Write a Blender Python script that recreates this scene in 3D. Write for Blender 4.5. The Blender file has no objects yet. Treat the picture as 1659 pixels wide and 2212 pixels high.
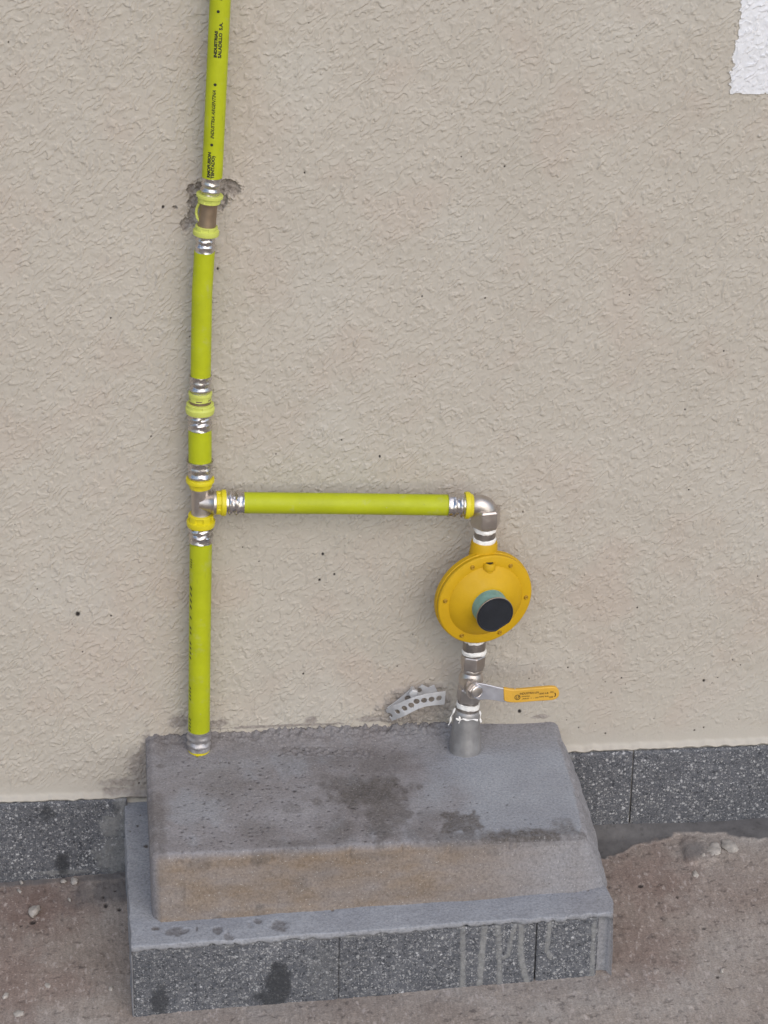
import bpy, math, random
import numpy as np
from mathutils import Vector, Matrix
random.seed(7)
S = bpy.context.scene
COL = S.collection

# ------------------------------------------------------------------ camera, sky, sun, exposure
# survey frame: X along the wall, Y into the wall, Z up, metres; wall face is Y = 0
FPX, CX, CY = 6000.0, 829.5, 1106.0           # focal length and centre of the surveyed photograph (1659 x 2212)
DZ = 0.4682                                    # pavement level under the middle of the wall becomes z = 0
_n = np.array([-740 / FPX, 2856 / FPX, 1.0]); _n /= np.linalg.norm(_n)
_d = np.array([-250 / FPX, -12670 / FPX, 1.0]); _d -= _n * (_d @ _n); _d /= np.linalg.norm(_d)
_r = np.cross(_n, -_d)
if _r[0] < 0: _r = -_r
RM = np.stack([_r, _n, -_d], 1)
FW = RM.T @ np.array([0, 0, 1.0]); UP = RM.T @ np.array([0, 1.0, 0]); RT = RM.T @ np.array([1.0, 0, 0])
CAM = -3.3 * FW + np.array([0, 0, DZ])

cd = bpy.data.cameras.new('camera'); cam = bpy.data.objects.new('camera', cd); COL.objects.link(cam)
cd.sensor_fit = 'VERTICAL'; cd.sensor_height = 24.0; cd.lens = 24.0 * FPX / 2212.0
cd.clip_start = 0.05; cd.clip_end = 500
cam.matrix_world = Matrix(((RT[0], UP[0], -FW[0], CAM[0]), (RT[1], UP[1], -FW[1], CAM[1]), (RT[2], UP[2], -FW[2], CAM[2]), (0, 0, 0, 1)))
S.camera = cam

SUN_EL, SUN_AZ = math.radians(40), math.radians(165)     # azimuth clockwise from +Y: in front of the wall, to the right
W = bpy.data.worlds.new('World'); S.world = W; W.use_nodes = True
wn = W.node_tree; sky = wn.nodes.new('ShaderNodeTexSky'); sky.sky_type = 'NISHITA'; sky.sun_disc = False
sky.sun_elevation = SUN_EL; sky.sun_rotation = SUN_AZ; sky.air_density = 1.0; sky.dust_density = 1.5; sky.ozone_density = 1.0
bg = wn.nodes['Background']; bg.inputs['Strength'].default_value = 0.15
wn.links.new(sky.outputs['Color'], bg.inputs['Color'])
sl = bpy.data.lights.new('sun', 'SUN'); sl.energy = 1.15; sl.angle = math.radians(80); sl.color = (1.0, 0.93, 0.84)
so = bpy.data.objects.new('sun', sl); COL.objects.link(so); so.location = (-2, -5, 6)
sv = Vector((math.sin(SUN_AZ) * math.cos(SUN_EL), math.cos(SUN_AZ) * math.cos(SUN_EL), math.sin(SUN_EL)))
so.rotation_euler = sv.to_track_quat('Z', 'Y').to_euler()
S.view_settings.view_transform = 'Standard'; S.view_settings.look = 'None'
S.view_settings.exposure = 0.25; S.view_settings.gamma = 1.0

# ------------------------------------------------------------------ survey helpers
def ray(px, py): return RM.T @ np.array([(px - CX) / FPX, -(py - CY) / FPX, 1.0])
def P(px, py, Y=0.0):
    v = ray(px, py); return CAM + v * ((Y - CAM[1]) / v[1])
def PZ(px, py, Z):
    v = ray(px, py); return CAM + v * ((Z - CAM[2]) / v[2])
GS = 0.0465                                    # the pavement climbs gently to the right
def G(px, py):
    v = ray(px, py); return CAM + v * ((GS * CAM[0] - CAM[2]) / (v[2] - GS * v[0]))
MM = 3.3 / FPX                                 # metres per surveyed unit near the wall

# ------------------------------------------------------------------ noise
_rng = np.random.RandomState(3)
_perm = np.concatenate([_rng.permutation(512)] * 3)
_ga = _rng.rand(512) * 2 * np.pi; _gx, _gy = np.cos(_ga), np.sin(_ga)
def perlin(x, y, seed=0):
    x = np.asarray(x, float) + 1000.37 + seed * 17.13; y = np.asarray(y, float) + 1000.71 + seed * 7.77
    xi = np.floor(x).astype(int); yi = np.floor(y).astype(int); xf = x - xi; yf = y - yi
    def g(ix, iy):
        return _perm[(_perm[(ix + seed * 31) & 511] + iy) & 511]
    u = xf * xf * xf * (xf * (xf * 6 - 15) + 10); v = yf * yf * yf * (yf * (yf * 6 - 15) + 10)
    def dot(h, dx, dy): return _gx[h] * dx + _gy[h] * dy
    a = dot(g(xi, yi), xf, yf); b = dot(g(xi + 1, yi), xf - 1, yf)
    c = dot(g(xi, yi + 1), xf, yf - 1); d = dot(g(xi + 1, yi + 1), xf - 1, yf - 1)
    return ((a * (1 - u) + b * u) * (1 - v) + (c * (1 - u) + d * u) * v) * 1.5
def fbm(x, y, n=4, seed=0):
    r = 0; a = 1.0
    for k in range(n):
        r = r + a * perlin(x * 2 ** k, y * 2 ** k, seed + k); a *= .5
    return r
def sstep(a, b, x):
    t = np.clip((x - a) / (b - a), 0, 1); return t * t * (3 - 2 * t)

# ------------------------------------------------------------------ mesh helpers
def raw_mesh(name, V, F, mat=None, parent=None, smooth=True, attrs=None, loc=None):
    """V (n,3) world coordinates, F list of tuples or (m,4) array."""
    V = np.asarray(V, np.float32)
    if loc is None and parent is not None: loc = base_of(parent)
    if loc is not None: V = V - np.asarray(loc, np.float32)
    me = bpy.data.meshes.new(name)
    if isinstance(F, np.ndarray):
        me.vertices.add(len(V)); me.vertices.foreach_set('co', V.ravel())
        m = len(F); me.loops.add(m * 4); me.loops.foreach_set('vertex_index', F.astype(np.int32).ravel())
        me.polygons.add(m); me.polygons.foreach_set('loop_start', np.arange(0, m * 4, 4, dtype=np.int32))
        me.polygons.foreach_set('loop_total', np.full(m, 4, dtype=np.int32))
        me.update(calc_edges=True)
    else:
        me.from_pydata([tuple(map(float, v)) for v in V], [], F); me.update()
    if smooth: me.polygons.foreach_set('use_smooth', np.ones(len(me.polygons), dtype=bool))
    for k, a in (attrs or {}).items():
        at = me.attributes.new(k, 'FLOAT', 'POINT'); at.data.foreach_set('value', np.asarray(a, np.float32).ravel())
    if mat: me.materials.append(mat)
    o = bpy.data.objects.new(name, me); COL.objects.link(o)
    if parent is not None: o.parent = parent
    else: o.location = loc if loc is not None else (0, 0, 0)
    return o
BASE = {}
def base_of(o):
    b = np.zeros(3)
    while o is not None:
        b = b + np.array(o.location); o = o.parent
    return b
def thing(name, label, cat, loc, group=None):
    o = bpy.data.objects.new(name, None); COL.objects.link(o); o.location = tuple(map(float, loc)); o.empty_display_size = .05
    return tag(o, label, cat, group)
def tag(o, label, cat, group=None):
    o['label'] = label; o['category'] = cat
    if group: o['group'] = group
    return o
def grid_faces(ny, nx, keep=None):
    i = np.arange(ny * nx).reshape(ny, nx)
    F = np.stack([i[:-1, :-1], i[:-1, 1:], i[1:, 1:], i[1:, :-1]], -1).reshape(-1, 4)
    return F if keep is None else F[keep.ravel()]
def compact(V, F, attrs):
    u, inv = np.unique(F, return_inverse=True)
    return V[u], inv.reshape(F.shape), {k: np.asarray(a).ravel()[u] for k, a in attrs.items()}

def frame(t):
    t = t / np.linalg.norm(t); ref = np.array([0, -1.0, 0])
    if abs(t @ ref) > .9: ref = np.array([0, 0, 1.0])
    a = ref - t * (ref @ t); a /= np.linalg.norm(a); b = np.cross(t, a)
    return t, a, b                              # a = front
def sweep(pts, rad, seg=48, caps=True, mod=None):
    """tube along pts with radius per point; mod(i, theta) scales the radius."""
    pts = [np.asarray(p, float) for p in pts]; n = len(pts); V = []; F = []
    th = np.arange(seg) * 2 * np.pi / seg; last = np.array([0, 0, 1.0]); full = pts[-1] - pts[0]
    for i in range(n):
        j0, j1 = max(i - 1, 0), min(i + 1, n - 1)
        t = pts[j1] - pts[j0]
        if np.linalg.norm(t) < 1e-7: t = full
        T, a, b = frame(t)
        r = rad[i] * (np.ones(seg) if mod is None else mod(i, th))
        V.append(pts[i] + np.outer(np.cos(th) * r, a) + np.outer(np.sin(th) * r, b))
    V = np.concatenate(V)
    for i in range(n - 1):
        for k in range(seg):
            k2 = (k + 1) % seg
            F.append((i * seg + k, i * seg + k2, (i + 1) * seg + k2, (i + 1) * seg + k))
    if caps: F.append(tuple(range(seg - 1, -1, -1))); F.append(tuple((n - 1) * seg + k for k in range(seg)))
    return V, F
def join(*vf):
    V = []; F = []; o = 0
    for v, f in vf:
        V.append(np.asarray(v, float)); F += [tuple(int(i) + o for i in q) for q in f]; o += len(v)
    return np.concatenate(V), F
def prism(outline, depth_vec):
    o = np.asarray(outline, float); n = len(o); V = np.concatenate([o, o + np.asarray(depth_vec)])
    F = [tuple(range(n)), tuple(range(2 * n - 1, n - 1, -1))] + [(i, i + n, (i + 1) % n + n, (i + 1) % n) for i in range(n)]
    return V, F
def box(c, a, b, d):
    c, a, b, d = (np.asarray(q, float) for q in (c, a, b, d))
    V = [c + i * a + j * b + k * d for i in (-1, 1) for j in (-1, 1) for k in (-1, 1)]
    return np.array(V), [(0, 1, 3, 2), (4, 6, 7, 5), (0, 4, 5, 1), (2, 3, 7, 6), (0, 2, 6, 4), (1, 5, 7, 3)]
def bevel(o, w, seg=2):
    m = o.modifiers.new('bevel', 'BEVEL'); m.width = w; m.segments = seg; m.limit_method = 'ANGLE'; m.angle_limit = math.radians(35)
    return o
def autosmooth(o, deg=35):
    me = o.data
    import bmesh
    bm = bmesh.new(); bm.from_mesh(me); bmesh.ops.recalc_face_normals(bm, faces=bm.faces)
    for e in bm.edges:
        e.smooth = not (len(e.link_faces) == 2 and e.calc_face_angle(0) > math.radians(deg))
    for f_ in bm.faces: f_.smooth = True
    bm.to_mesh(me); bm.free(); return o
def part(name, vf, mat, parent, deg=35):
    return autosmooth(raw_mesh(name, vf[0], vf[1], mat, parent), deg)

# ------------------------------------------------------------------ materials
def mat(name):
    m = bpy.data.materials.new(name); m.use_nodes = True
    nt = m.node_tree; b = nt.nodes['Principled BSDF']; return m, nt, b
def node(nt, t, **kw):
    n = nt.nodes.new(t)
    for k, v in kw.items():
        if k in n.inputs.keys(): n.inputs[k].default_value = v
        else: setattr(n, k, v)
    return n
def coords(nt, scale=(1, 1, 1), rot=(0, 0, 0)):
    tc = node(nt, 'ShaderNodeTexCoord'); mp = node(nt, 'ShaderNodeMapping')
    mp.inputs['Scale'].default_value = scale; mp.inputs['Rotation'].default_value = rot
    nt.links.new(tc.outputs['Object'], mp.inputs['Vector']); return mp.outputs['Vector']
def noise(nt, vec, scale, detail=4, rough=.55, dist=0):
    n = node(nt, 'ShaderNodeTexNoise', Scale=scale, Detail=detail, Roughness=rough, Distortion=dist)
    nt.links.new(vec, n.inputs['Vector']); return n.outputs['Fac']
def ramp(nt, fac, stops):
    r = node(nt, 'ShaderNodeValToRGB'); e = r.color_ramp.elements
    while len(e) > 1: e.remove(e[-1])
    for i, (p, c) in enumerate(stops):
        q = e[0] if i == 0 else e.new(p)
        q.position = p; q.color = (*c, 1) if len(c) == 3 else c
    nt.links.new(fac, r.inputs['Fac']); return r.outputs['Color']
def g3(v): return (v, v, v)
def mix(nt, fac, a, b, mode='MIX'):
    m = node(nt, 'ShaderNodeMix', data_type='RGBA', blend_type=mode)
    for s, i in ((fac, 0), (a, 6), (b, 7)):
        if hasattr(s, 'type') and hasattr(s, 'links'): nt.links.new(s, m.inputs[i])
        else: m.inputs[i].default_value = s if i == 0 else (*s, 1)
    return m.outputs[2]
def attr(nt, name):
    a = node(nt, 'ShaderNodeAttribute'); a.attribute_name = name; return a.outputs['Fac']
def mth(nt, op, a, b=None):
    m = node(nt, 'ShaderNodeMath', operation=op)
    for i, s in enumerate((a, b)):
        if s is None: continue
        if hasattr(s, 'links'): nt.links.new(s, m.inputs[i])
        else: m.inputs[i].default_value = s
    return m.outputs[0]
def bump(nt, b, h, strength, dist):
    n = node(nt, 'ShaderNodeBump', Strength=strength, Distance=dist); nt.links.new(h, n.inputs['Height'])
    nt.links.new(n.outputs['Normal'], b.inputs['Normal']); return n
def simple(name, col, rough=.5, metal=0.0, vary=.12, vscale=40, bmp=0, bscale=200, spec=.5, coat=0):
    m, nt, b = mat(name)
    v = coords(nt); f = noise(nt, v, vscale, 5, .6)
    lo = tuple(c * (1 - vary) for c in col); hi = tuple(min(1, c * (1 + vary)) for c in col)
    nt.links.new(ramp(nt, f, [(.3, lo), (.7, hi)]), b.inputs['Base Color'])
    f2 = noise(nt, v, vscale * 2.3, 4, .6)
    nt.links.new(ramp(nt, f2, [(.3, g3(max(0, rough - .08))), (.7, g3(min(1, rough + .1)))]), b.inputs['Roughness'])
    b.inputs['Metallic'].default_value = metal; b.inputs['Specular IOR Level'].default_value = spec
    if bmp: bump(nt, b, noise(nt, v, bscale, 4, .6), 1.0, bmp)
    return m

M = {}
def stucco(name, base, base2, extra=True):
    m, nt, b = mat(name); v = coords(nt)
    c = ramp(nt, noise(nt, v, 5, 4, .6), [(.3, base), (.7, base2)])
    c = mix(nt, ramp(nt, noise(nt, v, 260, 3, .6), [(.25, g3(.25)), (.7, g3(0))]), c, tuple(x * .86 for x in base))
    if extra:
        c = mix(nt, mth(nt, 'MULTIPLY', attr(nt, 'pink'), .8), c, (.45, .385, .325))
        c = mix(nt, mth(nt, 'MULTIPLY', attr(nt, 'pale'), .9), c, (.475, .445, .39))
        mort = ramp(nt, noise(nt, v, 120, 4, .65), [(.3, (.235, .205, .185)), (.7, (.37, .335, .30))])
        c = mix(nt, attr(nt, 'mortar'), c, mort)
        c = mix(nt, attr(nt, 'speck'), c, (.035, .03, .028))
    nt.links.new(c, b.inputs['Base Color']); b.inputs['Roughness'].default_value = .85; b.inputs['Specular IOR Level'].default_value = .25
    bump(nt, b, noise(nt, v, 420, 4, .6), .6, .0005)
    return m
M['stucco'] = stucco('beige_stucco', (.445, .406, .347), (.48, .438, .376))
M['white'] = stucco('white_paint', (.68, .68, .70), (.73, .73, .74), False)

def concrete(name):
    """cement of the plinth: masks dark (damp stains), tan (ochre face), blue (fresh smooth cement; on the ledge, blue sky-lit shade painted in), chip, pit"""
    m, nt, b = mat(name); v = coords(nt)
    c = ramp(nt, noise(nt, v, 9, 6, .65), [(.27, (.170, .155, .152)), (.42, (.225, .208, .208)), (.58, (.262, .250, .256)), (.78, (.32, .308, .315))])
    c = mix(nt, attr(nt, 'blue'), c, ramp(nt, noise(nt, v, 14, 6, .6), [(.3, (.265, .275, .30)), (.7, (.33, .345, .37))]))
    grit = ramp(nt, noise(nt, v, 190, 5, .75), [(.30, g3(.62)), (.60, g3(1.2))])
    tan = ramp(nt, noise(nt, coords(nt, (3, 10, 22)), 2.2, 5, .6), [(.3, (.195, .146, .104)), (.7, (.265, .208, .158))])
    tanf = node(nt, 'ShaderNodeMath', operation='MULTIPLY', use_clamp=True); nt.links.new(attr(nt, 'tan'), tanf.inputs[0]); nt.links.new(ramp(nt, noise(nt, coords(nt, (.5, 1, 1)), 26, 6, .7), [(.28, g3(.62)), (.55, g3(1))]), tanf.inputs[1])
    c = mix(nt, tanf.outputs[0], c, tan)
    st = ramp(nt, noise(nt, v, 30, 6, .7), [(.3, (.075, .066, .060)), (.7, (.125, .11, .10))])
    darkf = node(nt, 'ShaderNodeMath', operation='MULTIPLY', use_clamp=True); nt.links.new(attr(nt, 'dark'), darkf.inputs[0]); nt.links.new(grit, darkf.inputs[1])
    c = mix(nt, darkf.outputs[0], c, st)
    fine = ramp(nt, noise(nt, v, 330, 3, .7), [(.22, g3(.52)), (.5, g3(1)), (.78, g3(1.35))])
    c = mix(nt, .8, c, fine, 'MULTIPLY')
    c = mix(nt, ramp(nt, noise(nt, v, 520, 2, .5), [(.66, g3(0)), (.74, g3(.6))]), c, (.55, .53, .5))
    c = mix(nt, ramp(nt, noise(nt, v, 240, 3, .6), [(.26, g3(.7)), (.33, g3(0))]), c, (.09, .082, .08))
    c = mix(nt, attr(nt, 'pit'), c, (.05, .045, .045))
    nt.links.new(c, b.inputs['Base Color']); b.inputs['Roughness'].default_value = .82; b.inputs['Specular IOR Level'].default_value = .3
    bump(nt, b, noise(nt, v, 300, 6, .7), .8, .0007)
    return m
M['cement'] = concrete('grey_cement')

def granite(name):
    """dark grey stone with crowded pale and black grains of very mixed size"""
    m, nt, b = mat(name); v = coords(nt)
    wv = node(nt, 'ShaderNodeTexNoise', Scale=420.0, Detail=2.0); nt.links.new(v, wv.inputs['Vector'])
    vm = node(nt, 'ShaderNodeMix', data_type='VECTOR'); vm.inputs[0].default_value = .0045
    nt.links.new(v, vm.inputs[4]); nt.links.new(wv.outputs['Color'], vm.inputs[5]); v2 = vm.outputs[1]
    c = ramp(nt, noise(nt, v, 130, 6, .75), [(.30, (.062, .067, .078)), (.5, (.108, .112, .124)), (.72, (.17, .172, .18))])
    hs = None
    for sc, th, pal in ((250.0, .70, .56), (390.0, .62, .48), (600.0, .62, .42)):
        vo = node(nt, 'ShaderNodeTexVoronoi', Scale=sc, Randomness=1.0); nt.links.new(v2, vo.inputs['Vector'])
        sp_ = node(nt, 'ShaderNodeSeparateColor'); nt.links.new(vo.outputs['Color'], sp_.inputs['Color'])
        near = ramp(nt, mth(nt, 'ADD', vo.outputs['Distance'], mth(nt, 'MULTIPLY', sp_.outputs[2], .28)), [(.38, g3(1)), (.60, g3(0))])
        on = mth(nt, 'MULTIPLY', mth(nt, 'GREATER_THAN', sp_.outputs[0], th), near)
        pat = ramp(nt, noise(nt, v, 26, 4, .65), [(.30, g3(.45)), (.62, g3(1))])
        on = mth(nt, 'MULTIPLY', on, pat)
        c = mix(nt, on, c, ramp(nt, sp_.outputs[1], [(0, g3(pal * .42)), (.6, g3(pal * .8)), (1, (pal, pal, pal * 1.02))]))
        c = mix(nt, mth(nt, 'MULTIPLY', mth(nt, 'LESS_THAN', sp_.outputs[0], .22), mth(nt, 'MULTIPLY', near, .7)), c, (.028, .031, .037))
        hs = on if hs is None else mth(nt, 'ADD', hs, on)
    smf = node(nt, 'ShaderNodeMath', operation='MULTIPLY', use_clamp=True); nt.links.new(attr(nt, 'smear'), smf.inputs[0]); nt.links.new(ramp(nt, noise(nt, v, 220, 4, .7), [(.32, g3(.45)), (.58, g3(1.2))]), smf.inputs[1])
    c = mix(nt, .6, c, ramp(nt, noise(nt, v, 11, 4, .6), [(.3, g3(.78)), (.7, g3(1.22))]), 'MULTIPLY')
    c = mix(nt, smf.outputs[0], c, ramp(nt, noise(nt, v, 60, 4, .6), [(.3, (.20, .20, .196)), (.7, (.29, .29, .283))]))
    c = mix(nt, attr(nt, 'dark'), c, (.032, .034, .038))
    nt.links.new(c, b.inputs['Base Color']); b.inputs['Roughness'].default_value = .65; b.inputs['Specular IOR Level'].default_value = .35
    bump(nt, b, mth(nt, 'ADD', noise(nt, v, 300, 4, .6), mth(nt, 'MULTIPLY', hs, .5)), .8, .0008)
    return m
M['granite'] = granite('grey_granite')

def pavement_mat():
    m, nt, b = mat('worn_pavement'); v = coords(nt)
    c = ramp(nt, noise(nt, v, 7, 6, .65), [(.28, (.255, .208, .176)), (.5, (.318, .275, .240)), (.72, (.37, .338, .308))])
    c = mix(nt, attr(nt, 'red'), c, ramp(nt, noise(nt, v, 18, 5, .6), [(.3, (.185, .130, .108)), (.7, (.27, .210, .182))]))
    st = ramp(nt, noise(nt, coords(nt, (1, .10, 1), (0, 0, math.radians(-6))), 260, 3, .6), [(.3, g3(.68)), (.55, g3(1)), (.8, g3(1.25))])
    c = mix(nt, .4, c, st, 'MULTIPLY')
    c = mix(nt, .7, c, ramp(nt, noise(nt, v, 420, 4, .7), [(.27, g3(.52)), (.5, g3(1)), (.73, g3(1.42))]), 'MULTIPLY')
    c = mix(nt, ramp(nt, noise(nt, v, 300, 2, .5), [(.66, g3(0)), (.72, g3(.55))]), c, (.55, .49, .45))
    c = mix(nt, ramp(nt, noise(nt, coords(nt, (1, .45, 1), (0, 0, math.radians(-8))), 150, 3, .6), [(.59, g3(0)), (.68, g3(.6))]), c, (.48, .42, .385))
    c = mix(nt, ramp(nt, noise(nt, v, 95, 3, .6), [(.29, g3(.6)), (.39, g3(0))]), c, (.08, .068, .064))
    c = mix(nt, attr(nt, 'grey'), c, ramp(nt, noise(nt, v, 40, 5, .6), [(.3, (.105, .100, .098)), (.7, (.165, .158, .155))]))
    c = mix(nt, attr(nt, 'pit'), c, (.03, .027, .026))
    nt.links.new(c, b.inputs['Base Color']); b.inputs['Roughness'].default_value = .88; b.inputs['Specular IOR Level'].default_value = .25
    bump(nt, b, noise(nt, coords(nt, (1, .35, 1), (0, 0, math.radians(-7))), 300, 5, .65), .8, .0010)
    return m
M['pavement'] = pavement_mat()

M['pipe'] = simple('yellow_green_plastic', (.415, .455, .010), .46, 0, .09, 30, .00018, 300, .32)
_m = M['pipe']; _nt = _m.node_tree; _b = _nt.nodes['Principled BSDF']; _src = _b.inputs['Base Color'].links[0].from_socket
_c = mix(_nt, ramp(_nt, noise(_nt, coords(_nt), 34, 6, .72), [(.56, g3(0)), (.72, g3(.38))]), _src, (.42, .41, .22))
_c = mix(_nt, ramp(_nt, noise(_nt, coords(_nt, (1, 1, .12)), 300, 3, .6), [(.68, g3(0)), (.75, g3(.30))]), _c, (.20, .21, .03))
_c = mix(_nt, ramp(_nt, noise(_nt, coords(_nt), 260, 2, .5), [(.74, g3(0)), (.78, g3(.6))]), _c, (.42, .40, .34))
_nt.links.new(_c, _b.inputs['Base Color'])
M['ring_pale'] = simple('pale_yellow_plastic', (.56, .60, .12), .45, 0, .05, 60)
M['ring'] = simple('bright_yellow_plastic', (.66, .56, .012), .4, 0, .06, 60)
M['shiny'] = simple('crimped_steel', (.60, .565, .545), .27, 1, .10, 70, .0006, 130)
M['dull'] = simple('cement_dusted_steel', (.42, .40, .40), .4, .6, .25, 60, .0006, 150)
M['nickel'] = simple('nickel_plated_brass', (.56, .51, .47), .40, 1, .10, 60, .0002, 200)
M['bronze'] = simple('dull_bronze', (.30, .225, .155), .42, .75, .12, 60, .0002, 220)
M['galv'] = simple('galvanised_steel', (.36, .35, .345), .42, .6, .22, 45, .0004, 160)
M['strap'] = simple('zinc_strap', (.58, .58, .59), .5, .3, .15, 60, .0003, 200)
M['chrome'] = simple('lever_steel', (.62, .62, .66), .38, .85, .08, 60)
M['body'] = simple('cast_yellow_paint', (.56, .33, .004), .55, 0, .07, 30, .00025, 240, .35)
M['screw'] = simple('yellow_screw_shaded', (.36, .20, .006), .5, .2, .3, 200)  # darker than the body: shading of the screw heads put into the colour
M['teal'] = simple('teal_paint', (.17, .33, .31), .5, 0, .2, 120, .0003, 300)
M['black'] = simple('black_plastic', (.017, .019, .024), .5, 0, .2, 40, .0002, 200, .3)
M['grip'] = simple('yellow_grip_vinyl', (.66, .37, .045), .42, 0, .08, 40, .0002, 300)
M['ptfe'] = simple('white_thread_tape', (.86, .84, .80), .6, 0, .05, 80, .0006, 260)
M['ink'] = simple('black_ink', (.018, .018, .012), .6, 0, .2, 90)
M['chip'] = simple('pale_plaster_crumb', (.37, .34, .305), .9, 0, .3, 90, .001, 240)
M['thread'] = simple('dark_thread_metal', (.30, .27, .25), .4, .9, .2, 90, .0004, 300)

# ------------------------------------------------------------------ spot masks on a surface
def blob(X, Y, cx, cy, rx, ry, nz, soft=.25):
    d = np.sqrt(((X - cx) / rx) ** 2 + ((Y - cy) / ry) ** 2) + nz
    return 1 - sstep(1 - soft, 1 + soft, d)
def capsule(X, Y, pts, r, nz=0, soft=.3):
    out = np.zeros_like(X)
    for (x0, y0), (x1, y1) in zip(pts[:-1], pts[1:]):
        dx, dy = x1 - x0, y1 - y0; L = dx * dx + dy * dy + 1e-12
        t = np.clip(((X - x0) * dx + (Y - y0) * dy) / L, 0, 1)
        d = np.hypot(X - x0 - t * dx, Y - y0 - t * dy) / r + nz
        out = np.maximum(out, 1 - sstep(1 - soft, 1 + soft, d))
    return out
def lines(a, b, step, lo, hi, ratio=1.25):
    mid = np.arange(a, b + step * .5, step); L = []; R = []
    s = step; x = a
    while x > lo: s *= ratio; x -= s; L.append(max(x, lo))
    s = step; x = mid[-1]
    while x < hi: s *= ratio; x += s; R.append(min(x, hi))
    return np.concatenate([np.array(L[::-1]), mid, np.array(R)])

# ------------------------------------------------------------------ the wall
ZL, ZR = -.3775 + DZ, -.339 + DZ                # tops of the skirting left and right of the plinth
wall = thing('house_wall', 'beige roughcast house wall with a grey stone skirting along its foot', 'wall', (0, 0, 0))
xs = lines(-.51, .535, .00072, -7, 7, 1.2); zs = lines(.035, 1.12, .00072, -1.2, 3.4, 1.2)
X, Z = np.meshgrid(xs, zs)
def stroke_tex(X, Z):
    """trowelled render: ragged little steps, like overlapping scales, most of them slanting up to the right"""
    h = np.zeros_like(X)
    j1 = perlin(X / .0042, Z / .0042, 43); j2 = perlin(X / .011, Z / .011, 41); j3 = perlin(X / .0021, Z / .0021, 44)
    for sd, deg, per, amp, g0 in ((1, 51, .0094, .00105, -.14), (3, 35, .0130, .00060, .06), (7, 67, .0115, .00070, .04)):
        ca, sa = math.cos(math.radians(deg)), math.sin(math.radians(deg)); a = ca * X + sa * Z; b = -sa * X + ca * Z
        ph = b / per + 1.5 * perlin(a / .030, b / .016, sd) + .30 * perlin(X / .0075, Z / .0075, sd + 10) + .15 * j1 + .05 * j3
        f = ph - np.floor(ph)
        gate = sstep(g0, g0 + .22, perlin(a / .012 + sd, b / .0075, sd + 20) + .45 * perlin(X / .028, Z / .028, sd + 30) + .2 * j1)
        h += amp * gate * sstep(.0, .095, f) * (1 - sstep(.10, .95, f)) * (1 + .5 * j2)
        h -= .42 * amp * gate * np.exp(-((f - np.round(f)) / .055) ** 2)
    h += .0003 * perlin(X / .045, Z / .045, 5) + .00012 * j1 + .00006 * j3
    return h
H = stroke_tex(X, Z) * .84
ztop = np.where(X < -.04, ZL, ZR)
smooth_band = 1 - sstep(.012, .034, Z - ztop + .005 * perlin(X / .05, Z / .05, 9))
low = 1 - sstep(.04, .16, Z - ztop)              # the lower wall was floated flatter
right_low = low * sstep(.0, .2, X)
H *= (1 - .88 * smooth_band) * (1 - .45 * right_low)
H += .0009 * fbm(X / .10, Z / .10, 3, 20)
nz = .35 * fbm(X / .012, Z / .012, 4, 11); nzh = .55 * fbm(X / .0085, Z / .0085, 4, 13)
def wblob(vx, vy, rx, ry, soft=.2, n=nz):
    c = P(vx, vy); return blob(X, Z, c[0], c[2], rx * MM, ry * MM * 1.1, n, soft)
mortar = np.zeros_like(X); hole = np.zeros_like(X)
for q in [(437, 408, 22, 14), (425, 440, 16, 24), (490, 405, 24, 15), (508, 408, 9, 14), (482, 434, 14, 14), (400, 482, 10, 14), (415, 462, 8, 22), (455, 425, 30, 26), (378, 447, 5, 3)]:
    m_ = wblob(*q, soft=.12, n=nzh); hole = np.maximum(hole, m_); H += .0011 * np.exp(-((wblob(*q, soft=.5, n=nzh) - .22) / .12) ** 2)
mortar = np.maximum(mortar, hole * .95)
for q in [(268, 1690, 46, 10), (302, 1660, 26, 44), (250, 1707, 40, 9), (318, 1630, 12, 60), (300, 1710, 30, 16)]:
    mortar = np.maximum(mortar, wblob(*q, soft=.35) * .85)
rub = np.zeros_like(X)
for q in [(905, 1500, 60, 22), (940, 1515, 40, 26), (860, 1530, 40, 22), (900, 1540, 80, 20)]:
    rub = np.maximum(rub, wblob(*q, soft=.4))
mortar = np.maximum(mortar, rub * .75)
for q in [(385, 1560, 20, 16), (470, 1563, 26, 8), (672, 1556, 15, 9), (840, 1552, 90, 8), (1165, 1548, 20, 5), (600, 1568, 180, 3)]:
    mortar = np.maximum(mortar, wblob(*q, soft=.25))
H = H * (1 - hole) * (1 - .3 * mortar) - .0036 * hole + hole * .0022 * fbm(X / .005, Z / .005, 4, 50)
H += rub * (.0025 + .0040 * np.abs(fbm(X / .009, Z / .009, 3, 51)))
H += (mortar - hole).clip(0) * .0010 * fbm(X / .006, Z / .006, 4, 52)
rim = np.clip(1 - np.abs(wblob(455, 430, 62, 48, soft=.6) - .5) * 2, 0, 1); H += rim * .0005
lip = np.exp(-((Z - ztop - .003 - .0018 * perlin(X / .012, Z * 0, 60)) / .0035) ** 2)
H += lip * (.0062 + .002 * perlin(X / .010, Z / .01, 61))
pink = np.clip(.9 * sstep(.15, .9, fbm(X / .13, Z / .13, 3, 70)) * (1 - sstep(.35, .8, Z)) , 0, 1)
pink = np.maximum(pink, .55 * sstep(.05, .8, fbm(X / .09, Z / .09, 3, 77)))
pink = np.maximum(pink, .8 * wblob(230, 1370, 110, 160, .7)); pink = np.maximum(pink, .6 * wblob(545, 300, 60, 260, .8)); pink = np.maximum(pink, .5 * wblob(420, 420, 90, 70, .8))
pale = smooth_band * .75 + .6 * sstep(.2, .9, fbm(X / .18, Z / .18, 2, 75)) * (1 - smooth_band)
speck = np.zeros_like(X)
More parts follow.
